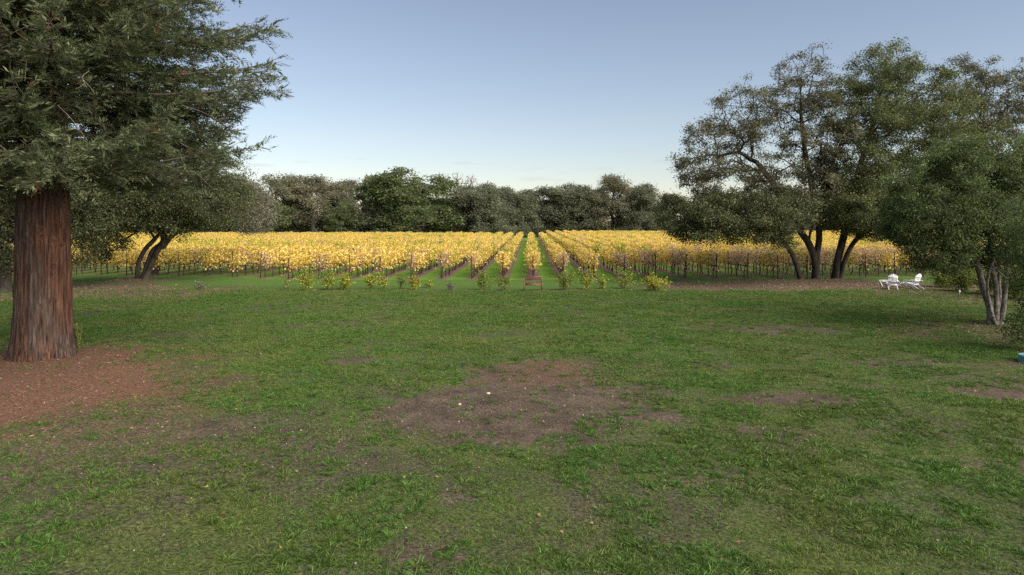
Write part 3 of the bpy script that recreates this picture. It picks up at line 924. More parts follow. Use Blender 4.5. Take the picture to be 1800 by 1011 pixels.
FAR = [  # px centre, px width, px top, distance, kind, label
    (455, 110, 330, 177, 'green2', 'dark green oak at the left end of the far tree line'),
    (505, 105, 297, 190, 'olive', 'tall pale olive tree with thin trunks at the left of the tree line'),
    (552, 115, 302, 184, 'olive2', 'broad pale grey-olive tree just right of the thin-trunked olive tree'),
    (594, 92, 307, 194, 'olive', 'pale olive tree left of the big round green oak'),
    (600, 62, 352, 177, 'green2', 'low dark green tree tucked at the left foot of the round oak'),
    (648, 34, 308, 222, 'con', 'dark conifer tip poking up behind the round oak\'s left shoulder'),
    (668, 95, 309, 208, 'grey', 'grey-green tree behind the left shoulder of the round oak'),
    (720, 205, 301, 184, 'green', 'largest dense round green oak of the far tree line'),
    (792, 75, 294, 206, 'bare', 'bare leafless tree behind the right shoulder of the round oak'),
    (824, 70, 300, 214, 'bare', 'bare leafless tree, the one farther right of the two'),
    (838, 108, 322, 188, 'grey', 'dull grey-green tree right of the round green oak'),
    (872, 88, 317, 196, 'grey2', 'grey-green tree with a ragged top left of the bench row'),
    (908, 90, 326, 202, 'grey', 'short dark tree straight behind the bench row'),
    (948, 105, 325, 207, 'grey2', 'pale grey-green tree just right of the bench row'),
    (1006, 105, 319, 209, 'grey', 'dark grey-green tree in the middle right of the tree line'),
    (1040, 80, 326, 214, 'grey2', 'grey-green tree left of the tall ragged tree'),
    (1076, 100, 303, 208, 'olive2', 'tall ragged grey-olive tree, highest right of the bench row'),
    (1122, 92, 318, 206, 'grey2', 'grey-green tree at the right end of the open tree line'),
    (1150, 46, 350, 208, 'grey', 'small dark tree at the foot of the tree line\'s right end'),
    (1185, 60, 335, 250, 'olive', 'small far tree seen left of the spreading oak crown'),
    (1265, 120, 338, 212, 'grey', 'far grey tree behind the low limb of the spreading oak'),
    (1370, 130, 335, 214, 'grey2', 'far grey tree behind the leaning oak stem'),
    (1480, 130, 330, 213, 'grey', 'far grey tree behind the forked oak trunks'),
    (1590, 140, 330, 212, 'grey2', 'far grey tree above the white chairs'),
    (1710, 150, 325, 210, 'green2', 'far green tree behind the pale-stemmed tree'),
    (1850, 160, 320, 208, 'grey', 'far grey tree at the right edge of the field'),
    (395, 120, 312, 182, 'grey', 'far grey tree behind the leaning twin-stemmed oak\'s crown edge'),
    (310, 130, 320, 182, 'green2', 'far green tree behind the leaning twin-stemmed oak'),
    (210, 130, 320, 180, 'grey2', 'far grey tree between redwood trunk and leaning oak'),
    (100, 140, 315, 182, 'grey', 'far grey tree behind the redwood trunk'),
    (-10, 150, 315, 180, 'green2', 'far green tree at the left edge of the field'),
]
for q, (px, w, top, d, kind, label) in enumerate(FAR):
    pr, pw, ph = PROTO[kind]
    s = w * d / FPX / pw
    hz = (CAM_H + (HOR - top) * d / FPX) / ph
    loc = ((px - 900) / FPX * d, d, 0)
    nm = {'con': 'conifer_tree', 'bare': 'bare_tree', 'green': 'oak_tree', 'green2': 'oak_tree'}.get(kind, 'far_tree')
    rz = rgv.uniform(0, 6.28)
    if kind not in used_p:
        used_p.add(kind)
        pr.location = loc; pr.rotation_euler = (0, 0, rz); pr.scale = (s, s, hz); pr['label'] = label; pr['group'] = 'trees of the far tree line'; pr.name = nm
    else:
        copy_tree(pr, loc, rz, (s, s, hz), label, nm, 'trees of the far tree line')

# undergrowth below the far trees
nu = 34000
ux = rgv.uniform(-190, 190, nu); uy = 204 + rgv.uniform(0, 26, nu); uh = (2.0 + 5.5 * fbm(ux * 0.09, uy * 0.09, 55)) * (0.5 + 0.5 * sstep(0, 14, uy - 204))
uz = rgv.random(nu) ** 0.8 * uh
V, F = leaves(np.stack([ux, uy, uz], 1), 0.75 * rgv.uniform(0.6, 1.3, nu), rg=rgv)
tag(link('undergrowth', mesh_arrays('undergrowth', V, [F], [M_far_olive], {'rnd': rgv.random(nu), 'clump': fbm(ux * .4, uz * .5 + uy, 5)})), 'dark tangled undergrowth filling the gaps below the far trees', 'undergrowth', kind='stuff')

# ------------------------------------------------------------------ large oaks on the right
def lobe(px, py, d, rpx, rpy, n_, m_, sz, rd=None):
    k = d / FPX
    return (at(px, py, d), (rpx * k, (rd if rd else rpx * k), rpy * k), n_, m_, sz)


def stem_px(pts):
    return [at(x, y, d) if len(q) == 3 else None for q in pts for (x, y, d) in [q]]


def ground_at(px, py):
    g = gnd(px, py)
    return np.array([g[0], g[1], float(height(g[0], g[1])) - 0.05])


D = 53.0
rg1 = np.random.default_rng(101)
bA = ground_at(1408, 494)
make_tree('oak_tree', bA, [[bA, at(1400, 465, D), at(1386, 436, D), at(1352, 405, D - .5), at(1300, 375, D - 1)]],
          [lobe(1300, 375, D - 2, 90, 38, 150, 120, .13, 4.5), lobe(1215, 385, D - 2, 52, 32, 85, 115, .13, 3.5), lobe(1370, 372, D - 2, 60, 40, 100, 110, .13, 4), lobe(1250, 410, D - 3, 62, 20, 50, 80, .13, 3),
           lobe(1325, 405, D - 3, 62, 24, 55, 80, .13, 3), lobe(1375, 425, D - 2, 22, 12, 16, 60, .12, 1.5), lobe(1180, 365, D, 20, 22, 22, 80, .13, 2)],
          M_oak, M_bark_oak, rg1, 'oak leaning left, with low dense dark crown reaching over the vines', trunk_r=0.19, power=1.7, spread=0.34, bf=0.2, gap=0.2, dens=1.1)
rg1 = np.random.default_rng(102)
bB = ground_at(1434, 493)
make_tree('oak_tree', bB, [[bB, at(1432, 455, D), at(1420, 425, D), at(1400, 396, D), at(1372, 340, D), at(1330, 285, D)],
                           [bB + [.1, .1, 0], at(1436, 450, D), at(1440, 410, D), at(1432, 350, D), at(1415, 265, D), at(1408, 200, D)],
                           [bB + [-.1, .05, 0], at(1428, 452, D), at(1424, 410, D + .5), at(1455, 330, D + .8), at(1470, 270, D + 1)]],
          [lobe(1360, 190, D, 40, 40, 50, 42, .125, 3), lobe(1470, 300, D, 40, 40, 60, 55, .125, 3), lobe(1405, 150, D, 46, 52, 108, 40, .125, 3.5), lobe(1300, 205, D, 62, 52, 114, 38, .125, 4), lobe(1235, 265, D - 1, 52, 52, 101, 42, .125, 3.5), lobe(1345, 265, D, 80, 60, 148, 40, .125, 5),
           lobe(1440, 235, D, 50, 70, 121, 45, .125, 4.5), lobe(1275, 320, D - 1, 75, 28, 65, 55, .125, 4), lobe(1390, 330, D, 75, 34, 90, 60, .125, 5), lobe(1215, 310, D, 26, 34, 26, 40, .125, 2)],
          M_oak_sparse, M_bark_oak, rg1, 'tall oak with thin open crown and bare limbs against the sky', trunk_r=0.26, spread=0.27, bf=0.22, dens=1.45, power=1.6, gap=0.16, tip=0.018, gfreq=.8)
rg1 = np.random.default_rng(103)
bC = ground_at(1468, 493)
make_tree('oak_tree', bC, [[bC, at(1472, 460, D), at(1482, 420, D), at(1492, 380, D), at(1510, 300, D), at(1540, 200, D), at(1552, 140, D)],
                           [bC + [.3, -.1, 0], at(1486, 455, D - .4), at(1502, 425, D - .6), at(1530, 402, D - 1), at(1560, 380, D - 1)]],
          [lobe(1480, 190, D, 40, 50, 70, 65, .13, 3.5), lobe(1650, 210, D + 1, 45, 55, 80, 70, .13, 4), lobe(1548, 125, D, 48, 48, 95, 75, .13, 3.5), lobe(1520, 200, D, 52, 52, 110, 80, .13, 4.5), lobe(1610, 165, D + 1, 52, 55, 110, 70, .13, 4), lobe(1590, 235, D, 68, 45, 120, 85, .13, 5),
           lobe(1500, 290, D, 50, 55, 100, 85, .13, 4), lobe(1490, 365, D - 1, 70, 42, 120, 115, .13, 4), lobe(1560, 330, D, 68, 50, 130, 110, .13, 5), lobe(1550, 395, D - 1, 55, 26, 70, 110, .13, 3.5),
           lobe(1640, 300, D, 60, 60, 110, 90, .13, 4)],
          M_oak_green, M_bark_oak, rg1, 'tall green oak whose trunk forks beside the white chairs', trunk_r=0.27, spread=0.33, bf=0.22, dens=1.5, power=1.6, gap=0.14, tip=0.016, gfreq=.7)
rg1 = np.random.default_rng(104)
bD = np.array([39.5, 57.5, float(height(39.5, 57.5)) - .05])
Dd = 57.5
make_tree('oak_tree', bD, [[bD, at(1715, 440, Dd), at(1705, 360, Dd), at(1715, 270, Dd), at(1725, 190, Dd), at(1735, 150, Dd)]],
          [lobe(1690, 150, Dd, 42, 50, 70, 50, .13, 3.5), lobe(1745, 180, Dd, 50, 55, 85, 48, .13, 4), lobe(1805, 160, Dd, 46, 60, 80, 45, .13, 4), lobe(1700, 235, Dd, 60, 42, 90, 60, .13, 4),
           lobe(1790, 250, Dd, 60, 45, 90, 60, .13, 4), lobe(1860, 230, Dd, 55, 80, 90, 55, .13, 4), lobe(1740, 320, Dd, 90, 50, 110, 90, .13, 5)],
          M_oak_sparse, M_bark_oak, rg1, 'thin brownish oak at the upper right behind the pale-stemmed tree', trunk_r=0.28, spread=0.28, bf=0.22, dens=1.9, power=1.6, gap=0.14, tip=0.017, gfreq=.8)

# near tree with several pale stems
rg1 = np.random.default_rng(105)
bE = ground_at(1750, 570)
De = bE[1]
make_tree('multi_stem_tree', bE,
          [[bE + [-.25, 0, 0], at(1740, 545, De), at(1727, 500, De), at(1716, 460, De), at(1690, 400, De), at(1650, 350, De - .5)],
           [bE, at(1752, 540, De), at(1750, 500, De), at(1742, 460, De), at(1740, 380, De), at(1735, 310, De)],
           [bE + [.25, .1, 0], at(1764, 540, De), at(1768, 490, De), at(1775, 430, De), at(1800, 350, De), at(1820, 300, De + .3)],
           [bE + [.1, .35, 0], at(1757, 530, De + .4), at(1756, 500, De + .5), at(1750, 450, De + .8), at(1690, 390, De + 1.5)],
           [bE + [-.1, -.2, 0], at(1738, 530, De - .3), at(1738, 480, De - .5), at(1765, 420, De - 1), at(1790, 370, De - 1.6)]],
          [lobe(1660, 320, De, 85, 52, 210, 100, .085, 2.6), lobe(1625, 385, De, 62, 52, 170, 100, .085, 2.2), lobe(1730, 290, De, 80, 50, 210, 95, .085, 2.6), lobe(1810, 290, De, 80, 55, 190, 95, .085, 2.6),
           lobe(1700, 400, De, 80, 50, 190, 100, .085, 2.4), lobe(1790, 400, De, 70, 60, 170, 95, .085, 2.4), lobe(1640, 440, De - .4, 62, 34, 110, 85, .085, 1.8), lobe(1880, 340, De, 80, 80, 150, 90, .085, 2.6),
           lobe(1700, 460, De, 60, 24, 70, 70, .085, 1.6), lobe(1790, 465, De - 1, 50, 32, 70, 70, .085, 1.4), lobe(1600, 350, De, 30, 40, 50, 80, .085, 1.5)],
          M_near, M_bark_pale, rg1, 'rounded green tree with several pale slender stems right of the chairs', trunk_r=0.13, spread=0.19, bf=0.25, seg=0.5, tip=0.006, dens=.62, gap=0.42, gfreq=0.7)
rg1 = np.random.default_rng(106)
bF = np.array([19.6, 24.0, float(height(19.6, 24)) - .05])
make_tree('leafy_tree', bF, [[bF, bF + [.1, 0, 1.5], bF + [-.1, .1, 3], bF + [-.3, 0, 4.6]], [bF + [-.1, 0, 0], bF + [-.9, .2, .5], bF + [-1.2, .3, .9]]],
          [(bF + [-0.2, 0, 5.0], (1.6, 1.8, 1.2), 120, 90, .07), (bF + [-0.9, .2, 3.7], (.9, 1.2, .9), 70, 90, .07), (bF + [1.2, 0, 3.8], (1.8, 1.8, 1.6), 110, 80, .07), (bF + [-.6, .4, 2.4], (.7, .9, .6), 40, 60, .07),
           (bF + [-1.3, .4, 0.9], (.5, .5, .5), 40, 50, .07), (bF + [-1.1, .2, 1.9], (.4, .5, .4), 24, 50, .07)],
          M_near, M_bark_pale, rg1, 'glossy leafy tree cut off by the right edge of the picture', trunk_r=0.12, spread=0.24, bf=0.3, seg=0.4, tip=0.006)

# ------------------------------------------------------------------ oaks on the left
rg1 = np.random.default_rng(107)
bG = ground_at(250, 497)
Dg = bG[1]
make_tree('oak_tree', bG,
          [[bG + [-.35, 0, 0], at(243, 465, Dg), at(254, 440, Dg), at(272, 420, Dg), at(300, 385, Dg), at(320, 340, Dg)],
           [bG + [.3, -.1, 0], at(264, 470, Dg), at(278, 440, Dg), at(298, 418, Dg), at(335, 392, Dg), at(385, 360, Dg)],
           [bG + [.05, .1, 0], at(262, 460, Dg + .2), at(270, 440, Dg + .3), at(287, 415, Dg + .5), at(240, 350, Dg + 1), at(200, 320, Dg + 1)]],
          [lobe(330, 345, Dg, 70, 55, 150, 120, .13, 4), lobe(250, 340, Dg, 75, 60, 160, 120, .13, 4.5), lobe(185, 360, Dg, 60, 52, 120, 120, .13, 4), lobe(280, 385, Dg - 1, 80, 28, 90, 110, .13, 3),
           lobe(385, 350, Dg, 55, 50, 110, 110, .13, 3.5), lobe(200, 415, Dg - 1, 36, 26, 36, 90, .13, 2), lobe(165, 440, Dg, 26, 30, 22, 80, .13, 1.5), lobe(320, 290, Dg, 90, 40, 110, 100, .13, 4), lobe(315, 412, Dg - 1, 18, 10, 9, 60, .12, 1)],
          M_oak, M_bark_oak, rg1, 'leaning oak with twin curved stems and dark crown left of the vineyard', trunk_r=0.16, power=1.7, spread=0.36, bf=0.2, gap=0.25, dens=.8)
rg1 = np.random.default_rng(108)
bG2 = np.array([-31.5, 60.0, float(height(-31.5, 60)) - .05])
make_tree('lichen_oak', bG2, [[bG2, at(290, 430, 60), at(330, 390, 60), at(390, 365, 60), at(440, 350, 60)]],
          [lobe(440, 365, 60, 38, 46, 110, 70, .12, 3), lobe(400, 345, 60, 50, 40, 110, 70, .12, 3), lobe(455, 390, 60, 24, 18, 26, 60, .12, 1.5)],
          M_lichen, M_bark_oak, rg1, 'grey-brown twiggy oak crown hanging beside the far tree line', trunk_r=0.22, spread=0.4, bf=0.2)
rg1 = np.random.default_rng(109)
bH = ground_at(8, 513)
Dh = bH[1]
make_tree('oak_tree', bH, [[bH, at(10, 470, Dh), at(6, 420, Dh), at(20, 350, Dh), at(40, 280, Dh)], [at(6, 425, Dh), at(60, 380, Dh), at(110, 340, Dh), at(150, 300, Dh)]],
          [lobe(20, 300, Dh, 90, 60, 140, 100, .13, 4), lobe(110, 310, Dh, 75, 60, 130, 110, .13, 4), lobe(15, 400, Dh, 45, 50, 90, 100, .13, 3), lobe(-80, 340, Dh, 90, 70, 120, 90, .13, 4), lobe(150, 385, Dh + 2, 45, 40, 80, 110, .13, 3),
           lobe(12, 460, Dh, 30, 24, 34, 70, .12, 1.5), lobe(145, 440, Dh + 2, 16, 26, 20, 80, .12, 1.2)],
          M_oak, M_bark_oak, rg1, 'dark oak with short trunk behind and left of the redwood', trunk_r=0.36, spread=0.42, bf=0.2)

# ------------------------------------------------------------------ the redwood
rgr = np.random.default_rng(55)
bR = np.array([REDWOOD[0], REDWOOD[1], float(height(*REDWOOD)) - 0.1])
red = empty('redwood_tree', bR)
tag(red, 'massive redwood with fluted red-brown trunk and drooping dark branches', 'tree')
TH = 27.0
nth, nz = 220, 150
th = np.linspace(0, 2 * np.pi, nth, endpoint=False)
zz = np.concatenate([np.linspace(0, 7, 110), np.linspace(7, TH, nz - 110 + 1)[1:]])
TT, ZZ = np.meshgrid(th, zz)


def trunk_radius(z):
    return np.where(z < TH, 0.78 * (1 - z / TH) ** 0.7 + 0.02, 0.02) + 0.16 * np.exp(-z / 0.55)


def cyl_noise(t, z, k, zs, s):
    return fbm(np.cos(t) * k + 31.7 + z * zs, np.sin(t) * k + z * zs * 0.6 + 11.0, s, 3)


warp = (fbm(np.cos(TT) * 2 + 5, ZZ * 0.35 + np.sin(TT) * 2, 70, 3) - 0.5) * 0.5
r1 = 1 - np.abs(2 * cyl_noise(TT + warp * .35, ZZ, 6.0, 0.10, 61) - 1)
r2 = 1 - np.abs(2 * cyl_noise(TT + warp * .5, ZZ, 14.0, 0.35, 64) - 1)
flute = np.cos(TT * 5 + warp * 2 + 0.6) * 0.5 + np.cos(TT * 3 + 1.0 + ZZ * .05) * 0.5
rad = trunk_radius(ZZ)
disp = (0.075 * (r1 - 0.6) + 0.045 * (r2 - 0.6)) * np.minimum(1, rad / 0.5)
disp += flute * (0.035 + 0.06 * np.exp(-ZZ / 0.6)) * np.minimum(1, rad / 0.5)
knot_l = []
for _ in range(34):                         # old branch scars and knots
    kt, kz = rgr.uniform(0, 2 * np.pi), rgr.uniform(1.2, 6.5)
    if _ < 16: kt = rgr.normal(-0.85, 0.4)
    dt = (np.angle(np.exp(1j * (TT - kt)))) * 0.9; dz = ZZ - kz
    q = np.hypot(dt, dz) / rgr.uniform(0.05, 0.085)
    disp += 0.03 * np.exp(-(q - 1.3) ** 2 * 1.4) - 0.06 * np.exp(-q ** 2 * 1.3)
rr = rad + disp
tv = np.stack([rr * np.cos(TT), rr * np.sin(TT), ZZ], -1).reshape(-1, 3)
nzz = len(zz)
i = np.arange(nzz - 1)[:, None] * nth; j = np.arange(nth)[None]; j2 = (j + 1) % nth
tf = np.stack([i + j, i + j2, i + nth + j2, i + nth + j], -1).reshape(-1, 4)
m, n, l = newmat('redwood_bark')
tc = n.new('ShaderNodeTexCoord')
mp = n.new('ShaderNodeMapping'); mp.inputs['Scale'].default_value = (16, 16, 0.9); l.new(tc.outputs['Object'], mp.inputs[0])
f1 = noise_node(n, l, mp.outputs[0], 1.0, 7, 0.7, 0.3)
mp2 = n.new('ShaderNodeMapping'); mp2.inputs['Scale'].default_value = (1.6, 1.6, 0.45); l.new(tc.outputs['Object'], mp2.inputs[0])
f2 = noise_node(n, l, mp2.outputs[0], 1.0, 4, 0.6)
rA = ramp(n, [(0.34, (0.012, 0.006, 0.004)), (0.46, (0.048, 0.023, 0.015)), (0.58, (0.105, 0.050, 0.030)), (0.72, (0.190, 0.098, 0.060))]); l.new(f1, rA.inputs[0])
rB = ramp(n, [(0.34, (0.013, 0.009, 0.007)), (0.5, (0.052, 0.036, 0.029)), (0.72, (0.135, 0.102, 0.085))]); l.new(f1, rB.inputs[0])
sx = n.new('ShaderNodeSeparateXYZ'); l.new(tc.outputs['Object'], sx.inputs[0])
mr = n.new('ShaderNodeMapRange'); mr.inputs[1].default_value, mr.inputs[2].default_value = 0.40, 0.60; l.new(math_node(n, l, 'SUBTRACT', f2, math_node(n, l, 'MULTIPLY', sx.outputs[0], 0.09)), mr.inputs[0])  # greyer left, redder right: bark tone, with the side light painted in
colr = mixc(n, l, mr.outputs[0], rA.outputs[0], rB.outputs[0])
p = n.new('ShaderNodeBsdfPrincipled'); p.inputs['Roughness'].default_value = 0.92; p.inputs['Specular IOR Level'].default_value = 0.15
l.new(colr, p.inputs['Base Color'])
b = n.new('ShaderNodeBump'); b.inputs['Strength'].default_value = 1.0; b.inputs['Distance'].default_value = 0.05; l.new(f1, b.inputs['Height']); l.new(b.outputs[0], p.inputs['Normal'])
o = n.new('ShaderNodeOutputMaterial'); l.new(p.outputs[0], o.inputs[0])
link('trunk', mesh_arrays('trunk', tv, [tf], [m], smooth=True), red)

tb = Tubes(6)
SP, SD, SS, SCL = [], [], [], []        # sprays: place, direction, size, clump value
z = 6.0
nb = 0
ang = 0.0
while z < TH - 1:
    t_ = (z - 6.0) / (TH - 6.0)
    Lmax = 8.0 * (1 - t_) ** 0.55 * (0.76 + 0.24 * min(1, (z - 6.0) / 4.0)) + 0.3
    ang += 2.399 + rgr.normal(0, .35)
    a = ang
    L = Lmax * rgr.uniform(0.72, 1.05)
    dirh = np.array([math.cos(a), math.sin(a), 0.0])
    side = np.array([-dirh[1], dirh[0], 0.0])
    droop = rgr.uniform(0.14, 0.26) if z < 8 else rgr.uniform(0.08, 0.2) if z < 10 else rgr.uniform(0.02, 0.14)
    r0 = float(trunk_radius(np.array(z))) * 0.75
    s_ = np.linspace(0, 1, 12)
    bend = rgr.normal(0, 0.06)
    wob = rgr.normal(0, 0.05, (12, 3)) * s_[:, None]
    rise = rgr.uniform(0.05, 0.2)
    P_ = np.array([0, 0, z]) + dirh * (r0 + L * s_)[:, None] + side * (bend * L * s_ ** 2)[:, None] + np.array([0, 0, 1.0]) * (L * (rise * s_ * 0.6 - (droop + rise * .6) * s_ ** 1.6 * 1.25 + (0.16 + droop) * s_ ** 3))[:, None] + wob * L * .15
    P_[:, 2] = np.maximum(P_[:, 2], 5.0)
    tb.add(P_, np.linspace(0.022 + 0.008 * L, 0.007, 12), 6)
    ncl = int(6 + L * 8.0)
    brv = rgr.random()
    for q in range(ncl):
        u_ = 0.10 + 0.9 * (q + rgr.random()) / ncl
        if (u_ < 0.22 and rgr.random() < .35) or (u_ > .5 and rgr.random() < .25): continue
        f_ = u_ * 11; i0 = min(int(f_), 10)
        B0 = P_[i0] * (1 - (f_ - i0)) + P_[i0 + 1] * (f_ - i0)
        sg = 1 if rgr.random() < .5 else -1
        bl = (0.35 + 1.75 * (1 - u_) ** 0.6 * min(1, L / 5)) * rgr.uniform(0.5, 1.15)
        dd = dirh * rgr.uniform(0.35, 1.0) + side * sg * rgr.uniform(0.5, 1.1) * (0.35 + (1 - u_) * .9) + np.array([0, 0, rgr.normal(-0.08 - 0.16 * (1 - u_), 0.26)])
        dd = unit(dd)
        s4 = np.linspace(0, 1, 5)
        BP = B0 + dd * (bl * s4)[:, None] + np.array([0, 0, 1.0]) * (bl * (-0.22 * s4 + 0.26 * s4 ** 2.2))[:, None] + rgr.normal(0, .02, (5, 3))
        tb.add(BP[::2], np.array([0.012, .007, 0.003]), 3)
        ns = max(2, int(bl * 8.5))
        cv = 0.6 * rgr.random() + 0.4 * brv
        if BP[2, 0] < -2.5 and rgr.random() < .6: continue      # thinner on the far side
        for w_ in range(ns):
            v_ = (w_ + rgr.random()) / ns
            f4 = v_ * 4; k0 = min(int(f4), 3)
            S0 = BP[k0] * (1 - (f4 - k0)) + BP[k0 + 1] * (f4 - k0)
            sp = np.cross(dd, [0, 0, 1.0])
            sd_ = unit(dd * rgr.uniform(0.5, 1.0) + sp * rgr.normal(0, 0.7) + np.array([0, 0, rgr.normal(0.02, 0.42)]))
            SP.append(S0); SD.append(sd_); SS.append(rgr.uniform(0.20, 0.38)); SCL.append(cv)
    z += 0.052 if z < 12.5 else 0.3
    nb += 1
link('branches', tb.mesh('branches', M_twig), red)
tw = Tubes(3)
for q in range(70):                        # bare dead twigs hanging below the boughs
    a = rgr.uniform(-2.9, 0.6); r_ = rgr.uniform(1.0, 6.2); z_ = rgr.uniform(6.0, 10.5)
    p0 = np.array([math.cos(a) * r_, math.sin(a) * r_, z_])
    d0 = unit(np.array([math.cos(a + rgr.normal(0, .6)), math.sin(a + rgr.normal(0, .6)), rgr.uniform(-.9, .1)]))
    ln = rgr.uniform(.5, 1.5)
    pts = spline([p0, p0 + d0 * ln * .5 + rgr.normal(0, .06, 3), p0 + d0 * ln + np.array([0, 0, -.22 * ln]) + rgr.normal(0, .08, 3)], 3)
    tw.add(pts, np.linspace(.010, .004, len(pts)))
    for e in range(rgr.integers(1, 4)):
        b_ = pts[rgr.integers(2, len(pts))]; e_ = b_ + unit(d0 + rgr.normal(0, .7, 3) + [0, 0, -.3]) * rgr.uniform(.2, .5)
        tw.add(np.array([b_, (b_ + e_) / 2 + rgr.normal(0, .03, 3), e_]), [.006, .005, .003])
link('dead_twigs', tw.mesh('dead_twigs', bark_mat('dead_twig', [(0.3, (0.11, 0.085, 0.065)), (0.7, (0.25, 0.21, 0.165))], (6, 6, 6), .2)), red)
SP, SD, SS, SCL = np.array(SP), np.array(SD), np.array(SS), np.array(SCL)
# each spray: a short twig bearing two ranks of narrow needle sprigs
upv = unit(np.array([0, 0, 1.0]) + rgr.normal(0, .6, SP.shape))
sv = unit(np.cross(SD, upv)); uv = np.cross(sv, SD)
PP, DD, SZ, CL = [], [], [], []
for q in range(7):
    t_ = (q // 2) / 3.4
    sg = (1 if q % 2 else -1) if q < 6 else 0
    d_ = SD * 0.8 + sv * sg * 0.62 + uv * (0.22 + rgr.normal(0, .12, (len(SP), 1)))
    d_ = unit(d_)
    ln = SS[:, None] * (0.58 - 0.24 * t_) * rgr.uniform(.8, 1.2, (len(SP), 1))
    PP.append(SP + SD * SS[:, None] * t_ + d_ * ln * 0.5); DD.append(d_); SZ.append(ln[:, 0]); CL.append(SCL)
PP, DD, SZ, CL = np.concatenate(PP), np.concatenate(DD), np.concatenate(SZ), np.concatenate(CL)
V, F = leaves(PP, SZ * 1.1, aspect=0.25, fold=0.04, up=1.0, dirs=DD, rg=rgr)
rv = rgr.random(len(SP)) * 0.93
dead = rgr.random(len(SP)) < 0.012
rv[dead] = 1.0
cr = link('crown', mesh_arrays('crown', V, [F], [M_redwood], {'rnd': np.clip(np.tile(rv, 7) + np.where(np.tile(dead, 7), 0, rgr.normal(0, .05, len(PP))), 0, 1), 'clump': CL}), red)
cr['kind'] = 'stuff'
print('redwood branches', nb, 'sprays', len(SP), 'faces', len(F))

# sprouts at the foot of the trunk
rgs = np.random.default_rng(77)
g = gnd(139, 634)
sh = empty('redwood_sprout', (g[0], g[1], float(height(*g)) - 0.02)); tag(sh, 'feathery green sprout growing against the foot of the redwood', 'shrub')
tb = Tubes(3); SPp, SDd = [], []
for q in range(26):
    a = rgs.uniform(0, 6.28); tip_ = np.array([math.cos(a) * rgs.uniform(.05, .3), math.sin(a) * rgs.uniform(.05, .3), rgs.uniform(.5, 1.1)])
    pts = np.stack([tip_ * t for t in (0, .35, .7, 1)]); pts[1:3, :2] *= 0.7
    tb.add(pts, [0.006, .005, .004, .002])
    for w_ in range(26):
        t = rgs.uniform(.15, 1)
        SPp.append(np.array([np.interp(t, (0, .35, .7, 1), pts[:, k]) for k in range(3)])); SDd.append(unit(tip_) + rgs.normal(0, .55, 3))
link('stem', tb.mesh('stem', M_twig), sh)
V, F = leaves(np.array(SPp), 0.11, aspect=0.22, dirs=np.array(SDd), rg=rgs)
f_ = link('foliage', mesh_arrays('foliage', V, [F], [M_hedge], {'rnd': rgs.random(len(F)), 'clump': rgs.random(len(F))}), sh); f_['kind'] = 'stuff'

# ------------------------------------------------------------------ shrubs in the bed, hedge
def shrub(px, py, wpx, hpx, dens, mat_, label, seed, name='young_shrub', group=None, leaf=0.10, cat='shrub'):
    rg = np.random.default_rng(seed)
    g = gnd(px, py)
    k = g[1] / FPX
    w, h = wpx * k / 2 * 1.03, hpx * k * 1.02
    t = empty(name, (g[0], g[1], float(height(*g)) - 0.02)); tag(t, label, cat, group)
    tb = Tubes(3); P = []
    ns = max(5, int(9 * w / 0.5))
    for q in range(ns):
        a = rg.uniform(0, 6.28); rr_ = w * rg.uniform(0.2, 1.0)
        tip_ = np.array([math.cos(a) * rr_, math.sin(a) * rr_ * .8, h * rg.uniform(0.60, 1.12) * (1 - 0.25 * (rr_ / w) ** 2)])
        st_ = np.array([rg.normal(0, .06) + tip_[0] * .12, rg.normal(0, .05), 0])
        m_ = st_ * .5 + tip_ * .5 + np.array([-tip_[0] * .12, 0, h * .06])
        pts = spline([st_, m_, tip_], 4)
        tb.add(pts, np.linspace(0.014, 0.004, len(pts)))
        for e in range(3):
            t0 = rg.uniform(.35, .95); b0 = pts[int(t0 * (len(pts) - 1))]
            e_ = b0 + rg.normal(0, 1, 3) * np.array([.22, .22, .16]) * h + [0, 0, .06]
            tb.add(np.array([b0, (b0 + e_) / 2 + [0, 0, .02], e_]), [0.006, .005, .003])
            nl = rg.poisson(dens * 2.4)
            tt = rg.uniform(.1, 1.05, (nl, 1))
            P.append(b0 * (1 - tt) + e_ * tt + rg.normal(0, .085 * max(1, h), (nl, 3)))
    P = np.concatenate(P); P[:, 2] = np.maximum(P[:, 2], .06)
    V, F = leaves(P, leaf * rg.uniform(.6, 1.3, len(P)), aspect=.7, rg=rg)
    link('stem', tb.mesh('stem', M_twig), t)
    f_ = link('foliage', mesh_arrays('foliage', V, [F], [mat_], {'rnd': rg.random(len(P)), 'clump': rg.random(len(P))}), t); f_['kind'] = 'stuff'


